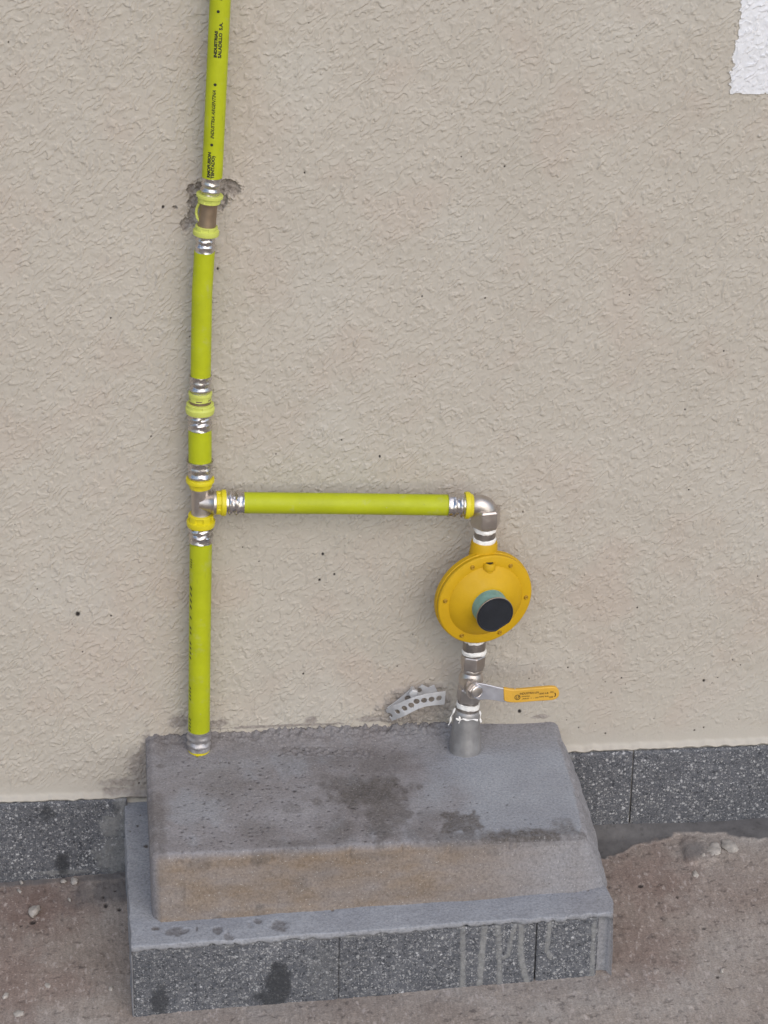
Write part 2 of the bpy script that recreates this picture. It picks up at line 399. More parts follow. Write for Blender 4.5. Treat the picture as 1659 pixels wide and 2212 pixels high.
rs = np.random.RandomState(12)
def add_spot(arr, x, z, r, dep=0):
    i0, i1 = np.searchsorted(xs, [x - 3 * r, x + 3 * r]); j0, j1 = np.searchsorted(zs, [z - 3 * r, z + 3 * r])
    sl_ = (slice(j0, j1), slice(i0, i1))
    d = np.hypot((X[sl_] - x), (Z[sl_] - z) * .8) / r
    s = 1 - sstep(.6, 1.3, d); arr[sl_] = np.maximum(arr[sl_], s)
    if dep: H[sl_] -= dep * s
for k in range(75): add_spot(speck, rs.uniform(-.54, .56), rs.uniform(.05, 1.12), rs.choice([.0006, .0008, .0010]), .001)
for k in range(22): add_spot(speck, rs.uniform(.15, .55), ZR + rs.uniform(.01, .14), rs.choice([.0006, .0008, .0010]), .001)
for vx, vy, r in [(168, 1326, 5), (697, 1196, 3), (690, 1252, 3), (722, 1240, 2.5), (470, 580, 2.5), (1122, 1536, 4), (655, 1455, 2.2), (1520, 1470, 3), (240, 1330, 2), (352, 447, 3), (820, 985, 2.5)]:
    c = P(vx, vy); add_spot(speck, c[0], c[2], r * MM, .001)
pp = [P(1602, -60), P(1600, 20), P(1597, 60), P(1585, 95), P(1578, 150), P(1574, 178), P(1580, 203)]
edge_x = np.interp(Z, [q[2] for q in pp][::-1], [q[0] for q in pp][::-1], left=9, right=pp[0][0])
edge_z = P(1620, 203)[2]
pm = (X > edge_x + .0035 * fbm(X / .008, Z / .008, 3, 80)) & (Z > edge_z + .0020 * fbm(X / .007, Z / .007, 3, 81)) & (X < .62) & (Z < 1.35)
pmf = pm.astype(float)
H += .0012 * pmf
V = np.stack([X, -H, Z], -1).reshape(-1, 3)
keep = (pm[:-1, :-1] & pm[1:, :-1] & pm[:-1, 1:] & pm[1:, 1:])
at = dict(mortar=mortar, pink=pink, pale=pale, speck=speck)
for nm, kp, mt_ in (('plaster', ~keep, M['stucco']), ('paint_patch', keep, M['white'])):
    v_, f_, a_ = compact(V, grid_faces(len(zs), len(xs), kp), at)
    o = raw_mesh(nm, v_, f_, mt_, wall, attrs=a_)
    if nm == 'paint_patch': o['label'] = 'ragged white painted patch on the beige plaster'
    else: o['label'] = 'beige stroked plaster, chipped to grey mortar in places'

def tile(name, x0, x1, z0a, z1a, z0b, z1b, yf, th, parent, marks=(), dark=(), streaks=(), seed=0, step=.0018):
    """stone slab: dense front face plus rounded edges and returns; (z0a,z1a) bottom/top at x0, (z0b,z1b) at x1"""
    nx = max(8, int((x1 - x0) / step)); nzv = max(8, int((z1a - z0a) / step))
    u = np.linspace(0, 1, nx); w = np.linspace(0, 1, nzv); U, Wv = np.meshgrid(u, w)
    Xt = x0 + (x1 - x0) * U; zb = z0a + (z0b - z0a) * U; zt = z1a + (z1b - z1a) * U; Zt = zb + (zt - zb) * Wv
    e = np.minimum(np.minimum(Xt - x0, x1 - Xt), np.minimum(Zt - zb, zt - Zt))
    Yt = yf + .0012 * (1 - sstep(0, .0022, e)) - .0004 * fbm(Xt / .006, Zt / .006, 3, 90 + seed)
    Yt += .0010 * np.clip(perlin(Xt / .01, Zt / .01, 95 + seed), 0, 1) * (1 - sstep(0, .004, e))
    n_ = .3 * fbm(Xt / .010, Zt / .010, 4, 96 + seed)
    sm = np.zeros_like(Xt); dk = np.zeros_like(Xt)
    for (a, b, ra, rb, k) in marks: sm = np.maximum(sm, k * blob(Xt, Zt, a, b, ra, rb, n_, .3))
    for (a, b, ra, rb, k) in dark: dk = np.maximum(dk, k * blob(Xt, Zt, a, b, ra, rb, n_ * 1.3, .35))
    for pts, r, k in streaks: sm = np.maximum(sm, k * capsule(Xt, Zt, pts, r, n_ * .9, .3))
    Yt -= .0010 * sm
    Vf = np.stack([Xt, Yt, Zt], -1).reshape(-1, 3); Ff = grid_faces(nzv, nx)
    idx = np.arange(nx * nzv).reshape(nzv, nx)
    loop = np.concatenate([idx[0, :], idx[1:, -1], idx[-1, -2::-1], idx[-2:0, 0]])
    back = Vf[loop].copy(); back[:, 1] = yf + th; nb = len(Vf); m = len(loop); k = np.arange(m); k2 = (k + 1) % m
    Fs = np.stack([loop[k], nb + k, nb + k2, loop[k2]], -1)
    Vt = np.concatenate([Vf, back]); Fa = np.concatenate([Ff, Fs])
    ex = lambda a: np.concatenate([a.ravel(), a.ravel()[loop]])
    return raw_mesh(name, Vt, Fa, M['granite'], parent, attrs=dict(smear=ex(sm), dark=ex(dk)))
def wm(vx, vy, rx, ry, k=1.0, Y=-.008):
    c = P(vx, vy, Y); return (c[0], c[2], rx * MM, ry * MM * 1.1, k)
def gz(x): return GS * x
# skirting slabs on the wall (left of the plinth, and two right of it with a fine joint between)
tile('skirting_slab', -.62, -.3125, gz(-.62) - .003, ZL - .002, gz(-.3125) - .003, ZL + .001, -.0075, .012, wall,
     marks=[wm(239, 1786, 24, 26, .9), wm(246, 1850, 40, 40, .75), wm(262, 1760, 16, 60, .7), wm(140, 1884, 60, 6, .6)],
     dark=[wm(103, 1756, 15, 17, .65), wm(134, 1866, 15, 26, .8), wm(250, 1748, 8, 14, .4)], seed=1)
jx = P(1362, 1700)[0]
tile('skirting_slab', .17, jx - .0009, ZR - .115, ZR, ZR - .1135, ZR - .001, -.0075, .012, wall, marks=[wm(1225, 1640, 20, 8, .7)], seed=2)
tile('skirting_slab', jx + .0009, .66, ZR - .1135, ZR - .001, ZR - .108, ZR - .002, -.0075, .012, wall, seed=3)
# the dark joint is the wall seen between the slabs

# ------------------------------------------------------------------ pavement (one sheet, far beyond the frame)
gx = lines(-.60, .64, .0016, -40, 40, 1.3); gy = lines(-.46, .003, .0016, -60, .2, 1.3)
X2, Y2 = np.meshgrid(gx, gy)
sk = X2 + .10 * Y2 * 0
h = .00030 * perlin((X2 + .12 * Y2) / .0042, Y2 / .06, 100) + .0003 * perlin((X2 + .12 * Y2) / .0024, Y2 / .022, 101)
h += .0007 * fbm(X2 / .03, Y2 / .045, 4, 102) + .0020 * perlin(X2 / .16, Y2 / .16, 103)
lumps = sstep(.42, .62, perlin((X2 + .15 * Y2) / .0075, Y2 / .016, 104) + .3 * perlin(X2 / .004, Y2 / .006, 105))
h += .0009 * lumps
pits = sstep(.55, .72, perlin(X2 / .010, Y2 / .014, 106) + .35 * perlin(X2 / .004, Y2 / .005, 107))
h -= .0010 * pits
ng = .35 * fbm(X2 / .02, Y2 / .03, 4, 108)
def gblob(vx, vy, rx, ry, soft=.3, n=None):
    c = G(vx, vy); return blob(X2, Y2, c[0], c[1], rx * MM, ry * MM * 2.3, ng if n is None else n, soft)
grey = np.zeros_like(X2)
sp = [G(1290, 1858), G(1330, 1850), G(1368, 1830), G(1420, 1815), G(1470, 1804), G(1530, 1800), G(1570, 1800), G(1600, 1814), G(1659, 1812), G(1720, 1806)]
yl = np.interp(X2, [q[0] for q in sp], [q[1] for q in sp])
grey = np.where(X2 > .20, sstep(-.003, .004, Y2 - yl - .006 * fbm(X2 / .02, Y2 / .02, 3, 109)), 0.0)
h += .0045 * grey * (X2 < .75)
h = h * (1 - .75 * grey)
h += np.where((X2 > .22) & (X2 < .75), .0115 * sstep(-.035, -.004, Y2) * (1 - sstep(.24, .46, X2)), 0)
for q in [(250, 1925, 90, 22), (1500, 1840, 40, 14)]: grey = np.maximum(grey, .7 * gblob(*q, soft=.6))
for q in [(230, 1895, 60, 8), (60, 1905, 90, 6)]: grey = np.maximum(grey, .8 * gblob(*q, soft=.5))
red = np.clip(np.maximum.reduce([.95 * gblob(60, 1960, 130, 50, .7), .8 * gblob(20, 2120, 80, 90, .8), .7 * gblob(130, 2130, 80, 30, .8), .8 * gblob(1400, 1900, 120, 60, .8), .7 * gblob(1380, 2040, 90, 60, .8), .4 * gblob(1550, 1930, 130, 50, .9)]), 0, 1)
pit = pits * .3
for vx, vy, rx, ry in [(229, 1956, 4.5, 5), (258, 1966, 3.5, 3), (223, 1938, 3, 2.5), (249, 1925, 3, 2), (1384, 1914, 5, 2.5), (1462, 1938, 2, 3), (1550, 2110, 3, 2), (1520, 2004, 5, 2), (70, 1990, 6, 3), (45, 1998, 3, 2)]:
    b_ = gblob(vx, vy, rx, ry, .25); pit = np.maximum(pit, b_ * .9); h -= .002 * b_
for vx, vy, rx, ry, k in [(1510, 1840, 36, 24, .0035)]:
    h += k * gblob(vx, vy, rx, ry, .2)
V = np.stack([X2, Y2, np.where(np.abs(X2) < 8, GS * X2, GS * 8 * np.sign(X2)) + h], -1).reshape(-1, 3)
pav = raw_mesh('pavement', V, grid_faces(len(gy), len(gx)), M['pavement'], None, attrs=dict(grey=grey, red=red, pit=pit))
pav['kind'] = 'structure'; pav['label'] = 'worn reddish grey concrete pavement'

# ------------------------------------------------------------------ the plinth
plinth = thing('concrete_plinth', 'grey cement plinth with a stone faced foot carrying the gas pipes', 'plinth', (-.03, -.155, gz(-.03)))
ZT = -.300 + DZ
def ledge_z(x): return .0910 + .029 * x
# top block: dense top grid with a skirt of rows that rolls over the edge and runs down to the ledge
bx0, bx1, by0 = -.2795, .2050, -.2530
nx, ny = 330, 190
u = np.linspace(0, 1, nx); w = np.linspace(0, 1, ny); U, Wv = np.meshgrid(u, w)
Yb = .004 + (by0 - .004) * Wv
xl = bx0 - .003 * Wv + .0006 * perlin(Yb / .02, Yb * 0, 120)
xr = np.interp(Wv, [0, .15, .3, .5, .7, .85, 1], [.2145, .214, .2145, .2145, .2125, .2105, .2055]) + .0018 * fbm(Yb / .02, Yb * 0, 3, 121)
Xb = xl + (xr - xl) * U
yfix = .0014 * perlin(Xb / .06, Xb * 0, 122) * Wv
Yb = Yb + yfix
t_back = np.clip(1 + Yb / .055, 0, 1)
hb = .0085 * t_back ** 2 * (1 - .5 * sstep(.05, .2, Xb))
rough_left = 1 - sstep(.02, .10, Xb + .04 * perlin(Xb / .05, Yb / .05, 123))
hb += .0006 * fbm(Xb / .02, Yb / .03, 5, 124) * (.35 + .65 * rough_left) + .0012 * perlin(Xb / .09, Yb / .09, 125)
hb += np.clip(1 + Yb / .022, 0, 1) * (1 - sstep(.10, .13, Xb)) * (.0045 * fbm(Xb / .010, Yb / .010, 4, 129) + .003 * perlin(Xb / .04, Yb * 0, 133))
crumb = np.clip(1 + Yb / .030, 0, 1) * sstep(-.30, -.05, Xb) * (1 - sstep(.075, .10, Xb))
hb += crumb * (.006 * np.abs(fbm(Xb / .009, Yb / .009, 4, 126)) )
gr2 = capsule(Xb, Yb, [(PZ(620, 1625, ZT)[0], PZ(620, 1625, ZT)[1]), (PZ(790, 1628, ZT)[0], PZ(790, 1628, ZT)[1])], .010, .5 * fbm(Xb / .01, Yb / .01, 3, 127), .5)
hb += gr2 * .0022 * fbm(Xb / .005, Yb / .005, 3, 128)
nb_ = .50 * fbm(Xb / .014, Yb / .021, 5, 130)
def tb(vx, vy, rx, ry, soft=.25):
    c = PZ(vx, vy, ZT); return blob(Xb, Yb, c[0], c[1], rx * MM, ry * MM * 2.3, nb_, soft)
dark = np.zeros_like(Xb)
for q in [(800, 1712, 80, 30, .4, .75), (760, 1690, 70, 14, .5, .6), (830, 1740, 50, 40, .5, .6), (820, 1650, 70, 18, .6, .35), (760, 1640, 130, 22, .8, .3), (735, 1795, 35, 22, .6, .45), (822, 1790, 26, 20, .3, .6), (880, 1758, 17, 8, .2, .6),
          (995, 1778, 46, 18, .18, .75), (930, 1765, 36, 14, .4, .3), (1020, 1818, 70, 20, .5, .55), (1140, 1806, 105, 11, .5, .85), (1215, 1796, 30, 18, .5, .55), (985, 1812, 60, 14, .5, .5), (900, 1800, 40, 12, .5, .35), (560, 1790, 40, 14, .7, .3), (480, 1700, 40, 30, .8, .25), (1065, 1828, 30, 9, .4, .5), (830, 1836, 44, 9, .3, .6), (640, 1825, 60, 10, .7, .4), (345, 1790, 12, 60, .5, .45),
          (345, 1655, 16, 4, .3, .5), (685, 1730, 12, 7, .3, .5), (360, 1610, 40, 30, .8, .35), (560, 1600, 220, 20, .9, .22), (1055, 1572, 13, 5, .3, .25), (700, 1680, 26, 7, .5, .35), (630, 1745, 20, 8, .5, .3)]:
    dark = np.maximum(dark, q[5] * tb(*q[:4], soft=q[4]))
dark = np.maximum(dark, gr2 * .35); dark = np.maximum(dark, .35 * np.clip(1 + Yb / .030, 0, 1) * (1 - sstep(.08, .12, Xb)))
blue = sstep(.0, .11, Xb + .03 * fbm(Xb / .05, Yb / .08, 3, 131) + .25 * (Yb + .11).clip(-.2, 0) * 0) * .95
blue = np.maximum(blue, .45 * sstep(.1, .9, fbm(Xb / .06, Yb / .09, 4, 132)))
blue *= (1 - .8 * np.clip(1 + Yb / .07, 0, 1))
pitb = np.zeros_like(Xb)
rs = np.random.RandomState(5); hbd = hb
dx_ = (bx1 - bx0) / nx; dy_ = -by0 / ny
def pit_at(x, y, r, k=.9, dep=.0012):
    i = int((x - bx0) / dx_); j = int(-(y - .004) / dy_); R = int(r * 3 / dx_) + 2
    s_ = (slice(max(j - R, 0), min(j + R, ny)), slice(max(i - R, 0), min(i + R, nx)))
    if Xb[s_].size == 0: return
    d = np.hypot(Xb[s_] - x, Yb[s_] - y) / r; q = 1 - sstep(.5, 1.3, d)
    pitb[s_] = np.maximum(pitb[s_], k * q); hb[s_] -= dep * q
for k in range(420):
    x = bx0 + .02 + abs(rs.randn()) * .16; y = -rs.uniform(.04, .262)
    if x < .19: pit_at(x, y, rs.choice([.0008, .001, .0013, .0018]), rs.uniform(.4, .9))
for k in range(40): pit_at(rs.uniform(-.05, .2), -rs.uniform(.03, .26), .0012, .7)
for vx, vy, r in [(556, 1690, 3), (540, 1704, 3.5), (528, 1716, 2), (636, 1708, 4), (762, 1745, 4), (678, 1848, 3), (560, 1672, 2.5), (960, 1700, 2), (1095, 1738, 2.4), (570, 1858, 3.5), (800, 1846, 3), (604, 1632, 3)]:
    c = PZ(vx, vy, ZT); pit_at(c[0], c[1], r * MM * 1.2, 1, .002)
rows_V = [np.stack([Xb, Yb, ZT + hb], -1).reshape(-1, 3)]
idx = np.arange(nx * ny).reshape(ny, nx)
loop = np.concatenate([idx[:, 0], idx[-1, 1:-1], idx[::-1, -1]])      # left side front-wards, front, right side back-wards
side = np.concatenate([np.zeros(ny), np.ones(nx - 2), np.full(ny, 2)])
LV = rows_V[0][loop]
nrm = np.zeros_like(LV); nrm[side == 0] = (-1, 0, 0); nrm[side == 1] = (0, -1, 0); nrm[side == 2] = (1, 0, 0)
nrm[ny - 1] = (-.7, -.7, 0); nrm[ny + nx - 2] = (.6, -.75, 0)
lz = ledge_z(LV[:, 0]) - .012
prof = [(.0030, .0006), (.0056, .0022), (.0074, .0046)] + [(.0084, d) for d in np.linspace(.005, 1, 44)]
at_top = dict(dark=dark.ravel(), blue=blue.ravel(), pit=pitb.ravel(), tan=np.zeros(nx * ny))
acc = {k: [a] for k, a in at_top.items()}
arc = np.concatenate([[0], np.cumsum(np.hypot(*(np.diff(LV[:, :2], axis=0).T)))])
for k, (o_, d_) in enumerate(prof):
    if k < 4: z = LV[:, 2] - d_; tt = np.zeros(len(LV))
    else:
        tt = np.full(len(LV), d_); z = (LV[:, 2] - .0075) + (lz - LV[:, 2] + .0075) * ((d_ - .005) / .995)
    out = np.full(len(LV), o_)
    flare = np.where(side == 2, 1.0, 0.0) * (.027 * tt ** 1.1 + .004 * np.sin(tt * 3.1))
    out = out + np.where(side == 1, .0075 * tt, 0) + .0005 * perlin(arc / .03, tt * 3, 140) + .0003 * perlin(arc / .008, z / .008, 141)
    out = out + np.where(side == 2, .0022 * fbm(arc / .03, tt * 2, 3, 142) * np.minimum(1, tt * 4), 0)
    chips = sstep(.35, .75, perlin(arc / .016, arc * 0, 145) + .5 * perlin(arc / .005, arc * 0 + k * .25, 146)) * (1 - sstep(4, 10, k)) * min(1, k / 2)
    out = out - .0032 * chips * np.where(side == 0, .5, 1)
    p = LV + nrm * out[:, None]; p[:, 0] += flare; p[:, 2] = z
    rows_V.append(p)
    fx = LV[:, 0]; fr = np.where(side == 1, 1.0, 0.0)
    n2 = fbm(fx / .05, z / .02, 4, 143)
    tanv = fr * (sstep(.004, .012, tt + .004 * n2) if k >= 4 else (0, .35, .7, .9)[k]) * (1 - .78 * sstep(.03, .2, fx + .04 * n2)) * (.82 + .25 * n2)
    dk = np.zeros(len(LV))
    for vx, vy, rx, ry, kk in [(430, 1860, 26, 14, .3), (560, 1850, 20, 14, .45), (350, 1880, 8, 40, .15), (479, 1977, 26, 4.5, .75), (470, 1972, 10, 6, .5), (552, 1972, 15, 7, .55), (560, 1947, 9, 5, .7), (560, 1962, 14, 12, .3), (395, 1925, 6, 30, .25), (650, 1900, 18, 18, .25), (700, 1880, 22, 24, .15), (1060, 1836, 12, 8, .3), (720, 1962, 5, 2, .7), (800, 1845, 60, 8, .3)]:
        c = P(vx, vy, by0 - .003); dk = np.maximum(dk, kk * fr * blob(fx, z, c[0], c[2], rx * MM, ry * MM * 1.1, .35 * fbm(fx / .008, z / .008, 3, 144), .3))
    dk = np.maximum(dk, dark.ravel()[loop] * (1 - sstep(1, 5, k)))
    acc['tan'].append(np.clip(tanv, 0, 1)); acc['dark'].append(dk); acc['pit'].append(np.zeros(len(LV)))
    acc['blue'].append(np.where(side == 2, .35, np.where(side == 0, .0, .15 + .25 * sstep(.05, .2, fx))))
Fs = []; prev = loop; off = nx * ny; m = len(loop)
for k in range(len(prof)):
    cur = off + np.arange(m)
    Fs.append(np.stack([prev[1:], prev[:-1], cur[:-1], cur[1:]], -1)); prev = cur; off += m
Fb = np.concatenate([grid_faces(ny, nx)[:, ::-1]] + Fs)
raw_mesh('top_block', np.concatenate(rows_V), Fb, M['cement'], plinth, attrs={k: np.concatenate(a) for k, a in acc.items()})

# foot of the plinth: smooth ledge round the block, its sky-lit blue put into the colour, rolled edge, sides to the ground
px0, px1, py0 = -.3155, .2385, -.3135
FY = py0 + .0085                                   # core face behind the stone slabs
nx, ny = 300, 170
u = np.linspace(0, 1, nx); w = np.linspace(0, 1, ny); U, Wv = np.meshgrid(u, w)
Yp = .003 + (py0 - .003) * Wv
xlp = px0 - .0012 * perlin(Yp / .04, Yp * 0, 150) - .0008 * fbm(Yp / .008, Yp * 0, 2, 151)
xrp = np.interp(Wv, [0, .2, .4, .6, .8, .93, 1], [.222, .226, .232, .236, .238, .2405, .2375]) + .0022 * fbm(Yp / .025, Yp * 0, 3, 152)
Xp = xlp + (xrp - xlp) * U
Yp = Yp - .0022 * fbm(Xp / .02, Xp * 0, 3, 153) * sstep(.9, 1, Wv) * sstep(-.05, .1, Xp) - .0008 * perlin(Xp / .01, Xp * 0, 154) * sstep(.9, 1, Wv)
hp = ledge_z(Xp) + .0004 * fbm(Xp / .02, Yp / .02, 4, 155) + .0008 * perlin(Xp / .06, Yp / .06, 156)
npz = .4 * fbm(Xp / .007, Yp / .012, 3, 157)
dkp = np.zeros_like(Xp); ptp = np.zeros_like(Xp)
for vx, vy, rx, ry, k in [(337, 2005, 8, 3, .95), (381, 2012, 18, 9, .7), (398, 2010, 10, 4, .7), (426, 2006, 2, 4, 1), (471, 2010, 12, 6, .7), (493, 2026, 10, 9, .6), (558, 1989, 8, 5, .7), (604, 1999, 15, 10, .7), (718, 1965, 4, 2, .9), (1270, 1922, 4, 2.5, 1), (539, 1996, 4, 6, .2), (1190, 1985, 60, 3, .25), (640, 2030, 60, 5, .3)]:
    c = PZ(vx, vy, float(ledge_z(PZ(vx, vy, .09)[0]))); b_ = blob(Xp, Yp, c[0], c[1], rx * MM, ry * MM * 2.2, npz, .15)
    dkp = np.maximum(dkp, b_ * k * .8); hp -= .0012 * b_
for vx, vy, r in [(297, 1783, 3), (315, 1827, 4), (281, 1795, 2), (303, 1760, 2)]:
    c = PZ(vx, vy, .083); b_ = blob(Xp, Yp, c[0], c[1], r * MM, r * MM * 1.8, npz, .3); dkp = np.maximum(dkp, b_); hp -= .001 * b_
tp = np.stack([Xp, Yp, hp], -1).reshape(-1, 3)
idx = np.arange(nx * ny).reshape(ny, nx)
loop = np.concatenate([idx[:, 0], idx[-1, 1:-1], idx[::-1, -1]])
side = np.concatenate([np.zeros(ny), np.ones(nx - 2), np.full(ny, 2)])
LV = tp[loop]; nrm = np.zeros_like(LV); nrm[side == 0] = (-1, 0, 0); nrm[side == 1] = (0, -1, 0); nrm[side == 2] = (1, 0, 0)
nrm[ny - 1] = (-.7, -.7, 0); nrm[ny + nx - 2] = (.7, -.7, 0)
rows_V = [tp]; acc = dict(dark=[dkp.ravel()], blue=[np.clip(.95 - .35 * sstep(.1, .235, Xp) + .1 * npz, 0, 1).ravel()], pit=[ptp.ravel()], tan=[np.zeros(nx * ny)])
arc = np.concatenate([[0], np.cumsum(np.hypot(*(np.diff(LV[:, :2], axis=0).T)))])
P2 = [(.0006, .0004), (.0010, .0015), (.0010, .004), (.0009, .0065)]
for k in range(len(P2) + 26):
    if k < len(P2): o_, d_ = P2[k]; z = LV[:, 2] - d_ * (1 + .5 * np.where(side == 1, fbm(arc / .012, arc * 0, 3, 158), 0)); out = np.full(len(LV), o_)
    else:
        tt = (k - len(P2)) / 25.0; z = LV[:, 2] - .0085 + (gz(LV[:, 0]) - .02 - LV[:, 2] + .0085) * tt
        out = np.where(side == 1, -.0085 if True else 0, .0008 + .0012 * fbm(arc / .02, z / .05, 3, 159) + np.where(side == 2, .004 * tt, 0))
    p = LV + nrm * out[:, None]; p[:, 2] = z; rows_V.append(p)
    acc['dark'].append(np.where(side == 2, .15, 0.) * np.ones(m if False else len(LV))); acc['pit'].append(np.zeros(len(LV))); acc['tan'].append(np.zeros(len(LV)))
    acc['blue'].append(np.where(side == 2, .25, .7))
Fs = []; prev = loop; off = nx * ny; m = len(loop)
for k in range(len(P2) + 26):
    cur = off + np.arange(m); Fs.append(np.stack([prev[1:], prev[:-1], cur[:-1], cur[1:]], -1)); prev = cur; off += m
raw_mesh('foot', np.concatenate(rows_V), np.concatenate([grid_faces(ny, nx)[:, ::-1]] + Fs), M['cement'], plinth, attrs={k: np.concatenate(a) for k, a in acc.items()})

# stone slabs on the front of the foot, with cement runs down the right-hand ones
YT = py0 + .0004
def fm(vx, vy, rx, ry, k): c = P(vx, vy, YT); return (c[0], c[2], rx * MM, ry * MM * 1.1, k)
def fp(*pts): return [(P(a, b, YT)[0], P(a, b, YT)[2]) for a, b in pts]
j1, j2, x_end = P(732.5, 2080, YT)[0], P(1158.5, 2040, YT)[0], P(1291, 2040, YT)[0]
runs = [(fp((999, 1990), (1000, 2070), (998, 2150)), 5.5 * MM, .8), (fp((1048, 1995), (1041, 2060), (1034, 2140)), 6.5 * MM, .85), (fp((1075, 1995), (1078, 2060), (1079, 2130)), 5.5 * MM, .7),
        (fp((1127, 1990), (1124, 2040), (1128, 2080), (1138, 2120), (1136, 2145)), 6 * MM, .9), (fp((1112, 2000), (1103, 2030), (1098, 2062), (1088, 2068)), 4.5 * MM, .8), (fp((1188, 1980), (1184, 2030), (1180, 2050), (1188, 2068)), 4.5 * MM, .8),
        (fp((985, 1990), (1130, 1988), (1210, 1978)), 9 * MM, .85), (fp((1136, 2147), (1060, 2155), (990, 2160)), 3.5 * MM, .7), (fp((1283, 2000), (1280, 2060), (1278, 2110)), 5 * MM, .7)]
topz = lambda x: float(ledge_z(x)) - .0072
for k, (a, b) in enumerate([(px0 + .0003, j1 - .0002), (j1 + .0002, j2 - .0009), (j2 + .0009, x_end)]):
    tile('stone_slab', a, b, gz(a) - .004, topz(a), gz(b) - .004, topz(b), YT, .0088, plinth,
         marks=[fm(493, 2036, 12, 10, .5), fm(700, 2024, 120, 5, .5), fm(700, 2100, 40, 60, .12), fm(1284, 2010, 5, 40, .3)],
         dark=[fm(345, 2165, 17, 36, .7), fm(601, 2125, 26, 50, .85), fm(590, 2160, 34, 26, .8), fm(520, 2040, 14, 8, .3), fm(1268, 1985, 14, 10, .25)], streaks=runs, seed=20 + k, step=.0014)

# ------------------------------------------------------------------ gas pipework
DR = .028                                           # riser axis distance from the wall
RX = [(-400, 494.5), (0, 476), (387, 458.5), (440, 452), (500, 446), (550, 442), (640, 436.5), (821, 433.5), (870, 432.5), (936, 432), (1050, 432.5), (1094, 434), (1178, 434), (1400, 431.5), (1590, 430), (1640, 429.5)]
def riser(vy, w=0, d=DR):
    x = np.interp(vy, [a for a, b in RX], [b for a, b in RX]); r = w / 2 * MM
    q = P(x, vy, -d - r); c = P(x, vy, -d); return np.array([c[0], -d, q[2]])
def rlathe(prof, seg=56, caps=True, mod=None, fn=riser, ref=None):
    wr = float(np.median([w for y, w in prof])) if ref is None else ref
    return sweep([fn(y, wr) for y, w in prof], [w / 2 * MM for y, w in prof], seg, caps, mod)
def dents(seed, amp=.055):
    def f(i, th): return 1 + amp * perlin(np.cos(th) * 1.6 + seed, np.sin(th) * 1.6 + i * .35, seed)
    return f
base = riser(1626, 40)
pw = thing('gas_pipework', 'yellow green gas riser with crimped fittings and a side branch to the regulator', 'gas pipe', base)
def pipe_px(y0, y1, w, n=12):
    ys = np.linspace(y0, y1, n); return rlathe([(y, w) for y in ys], 56)
upper = part('pipe', pipe_px(-400, 389, 41.6, 8), M['pipe'], pw)
upper['label'] = 'long upper pipe with printed black lettering'
part('pipe', pipe_px(550.5, 820, 42.2, 16), M['pipe'], pw)
part('pipe', pipe_px(934.5, 1006, 49), M['pipe'], pw)
lower = part('pipe', pipe_px(1178.5, 1592, 47.5), M['pipe'], pw)
lower['label'] = 'lower pipe standing in the cement, marks printed on its left side'

def sleeve_prof(y0, y1, w, flare=0):
    """crimped sleeve from y0 (pipe end) to y1 (ring)"""
    L = y1 - y0; k = lambda t, s: (y0 + L * t, w * s)
    return [k(.10, .88), k(.02, .99 + flare), k(0, 1.0 + flare), k(.01, 1.03 + flare), k(.05, 1.03 + flare), k(.10, 1.0 + flare * .4), k(.24, .99), k(.30, 1.03), k(.37, 1.06), k(.43, 1.03), k(.48, .93), k(.54, .90), k(.60, .93), k(.66, 1.02), k(.72, 1.05), k(.79, 1.02), k(.84, .95), k(.92, .96), k(1, .97)]
def notch(rows, wins, depth=.07):
    def f(i, th):
        a = np.ones_like(th)
        if i in rows:
            for c, hw in wins: a = np.where(np.abs((th - c + np.pi) % (2 * np.pi) - np.pi) < hw, 1 - depth, a)
        return a
    return f
# upper coupling: sleeve, ring, bronze body with a clip strap, ring, sleeve
cp = part('press_coupling', rlathe([(440, 30), (440, 37), (446, 37.5), (449, 36.5), (452, 36), (482, 36), (486, 37.2), (496, 38), (500, 30)]), M['bronze'], pw)
cp['label'] = 'upper crimped coupling with bronze body and two pale yellow rings'
part('sleeve', rlathe(sleeve_prof(388.5, 429, 39), mod=dents(3)), M['shiny'], cp)
part('sleeve', rlathe(sleeve_prof(552, 515, 39), mod=dents(4)), M['shiny'], cp)
wins = [(c, .30) for c in (-2.2, -1.05, .18, 1.35, 2.5)]
part('ring', rlathe([(427, 36), (427, 53), (428, 55), (433, 54.5), (434.5, 46.5), (435.5, 46), (436.5, 46), (442, 46), (443.5, 46), (445, 45), (445, 34)], 120, mod=notch((6, 7), wins), ref=46), M['ring_pale'], cp)
part('ring', rlathe([(495.5, 34), (495.5, 45), (497, 46), (498, 46), (503.5, 46), (504.5, 46), (505.5, 53), (513, 54), (515, 52), (515, 36)], 120, mod=notch((3, 4), wins), ref=46), M['ring_pale'], cp)
cl = [P(430.5, 438, -.030), P(425, 450, -.027), P(423.8, 460, -.026), (P(426, 470, -.027)), P(431.5, 478, -.030)]
tt = np.linspace(0, 4, 17); cl = [np.array([np.interp(t, range(5), [c[j] for c in cl]) for j in range(3)]) for t in tt]
part('clip', sweep(cl, [.0016] * 17, 12), M['ring_pale'], cp)
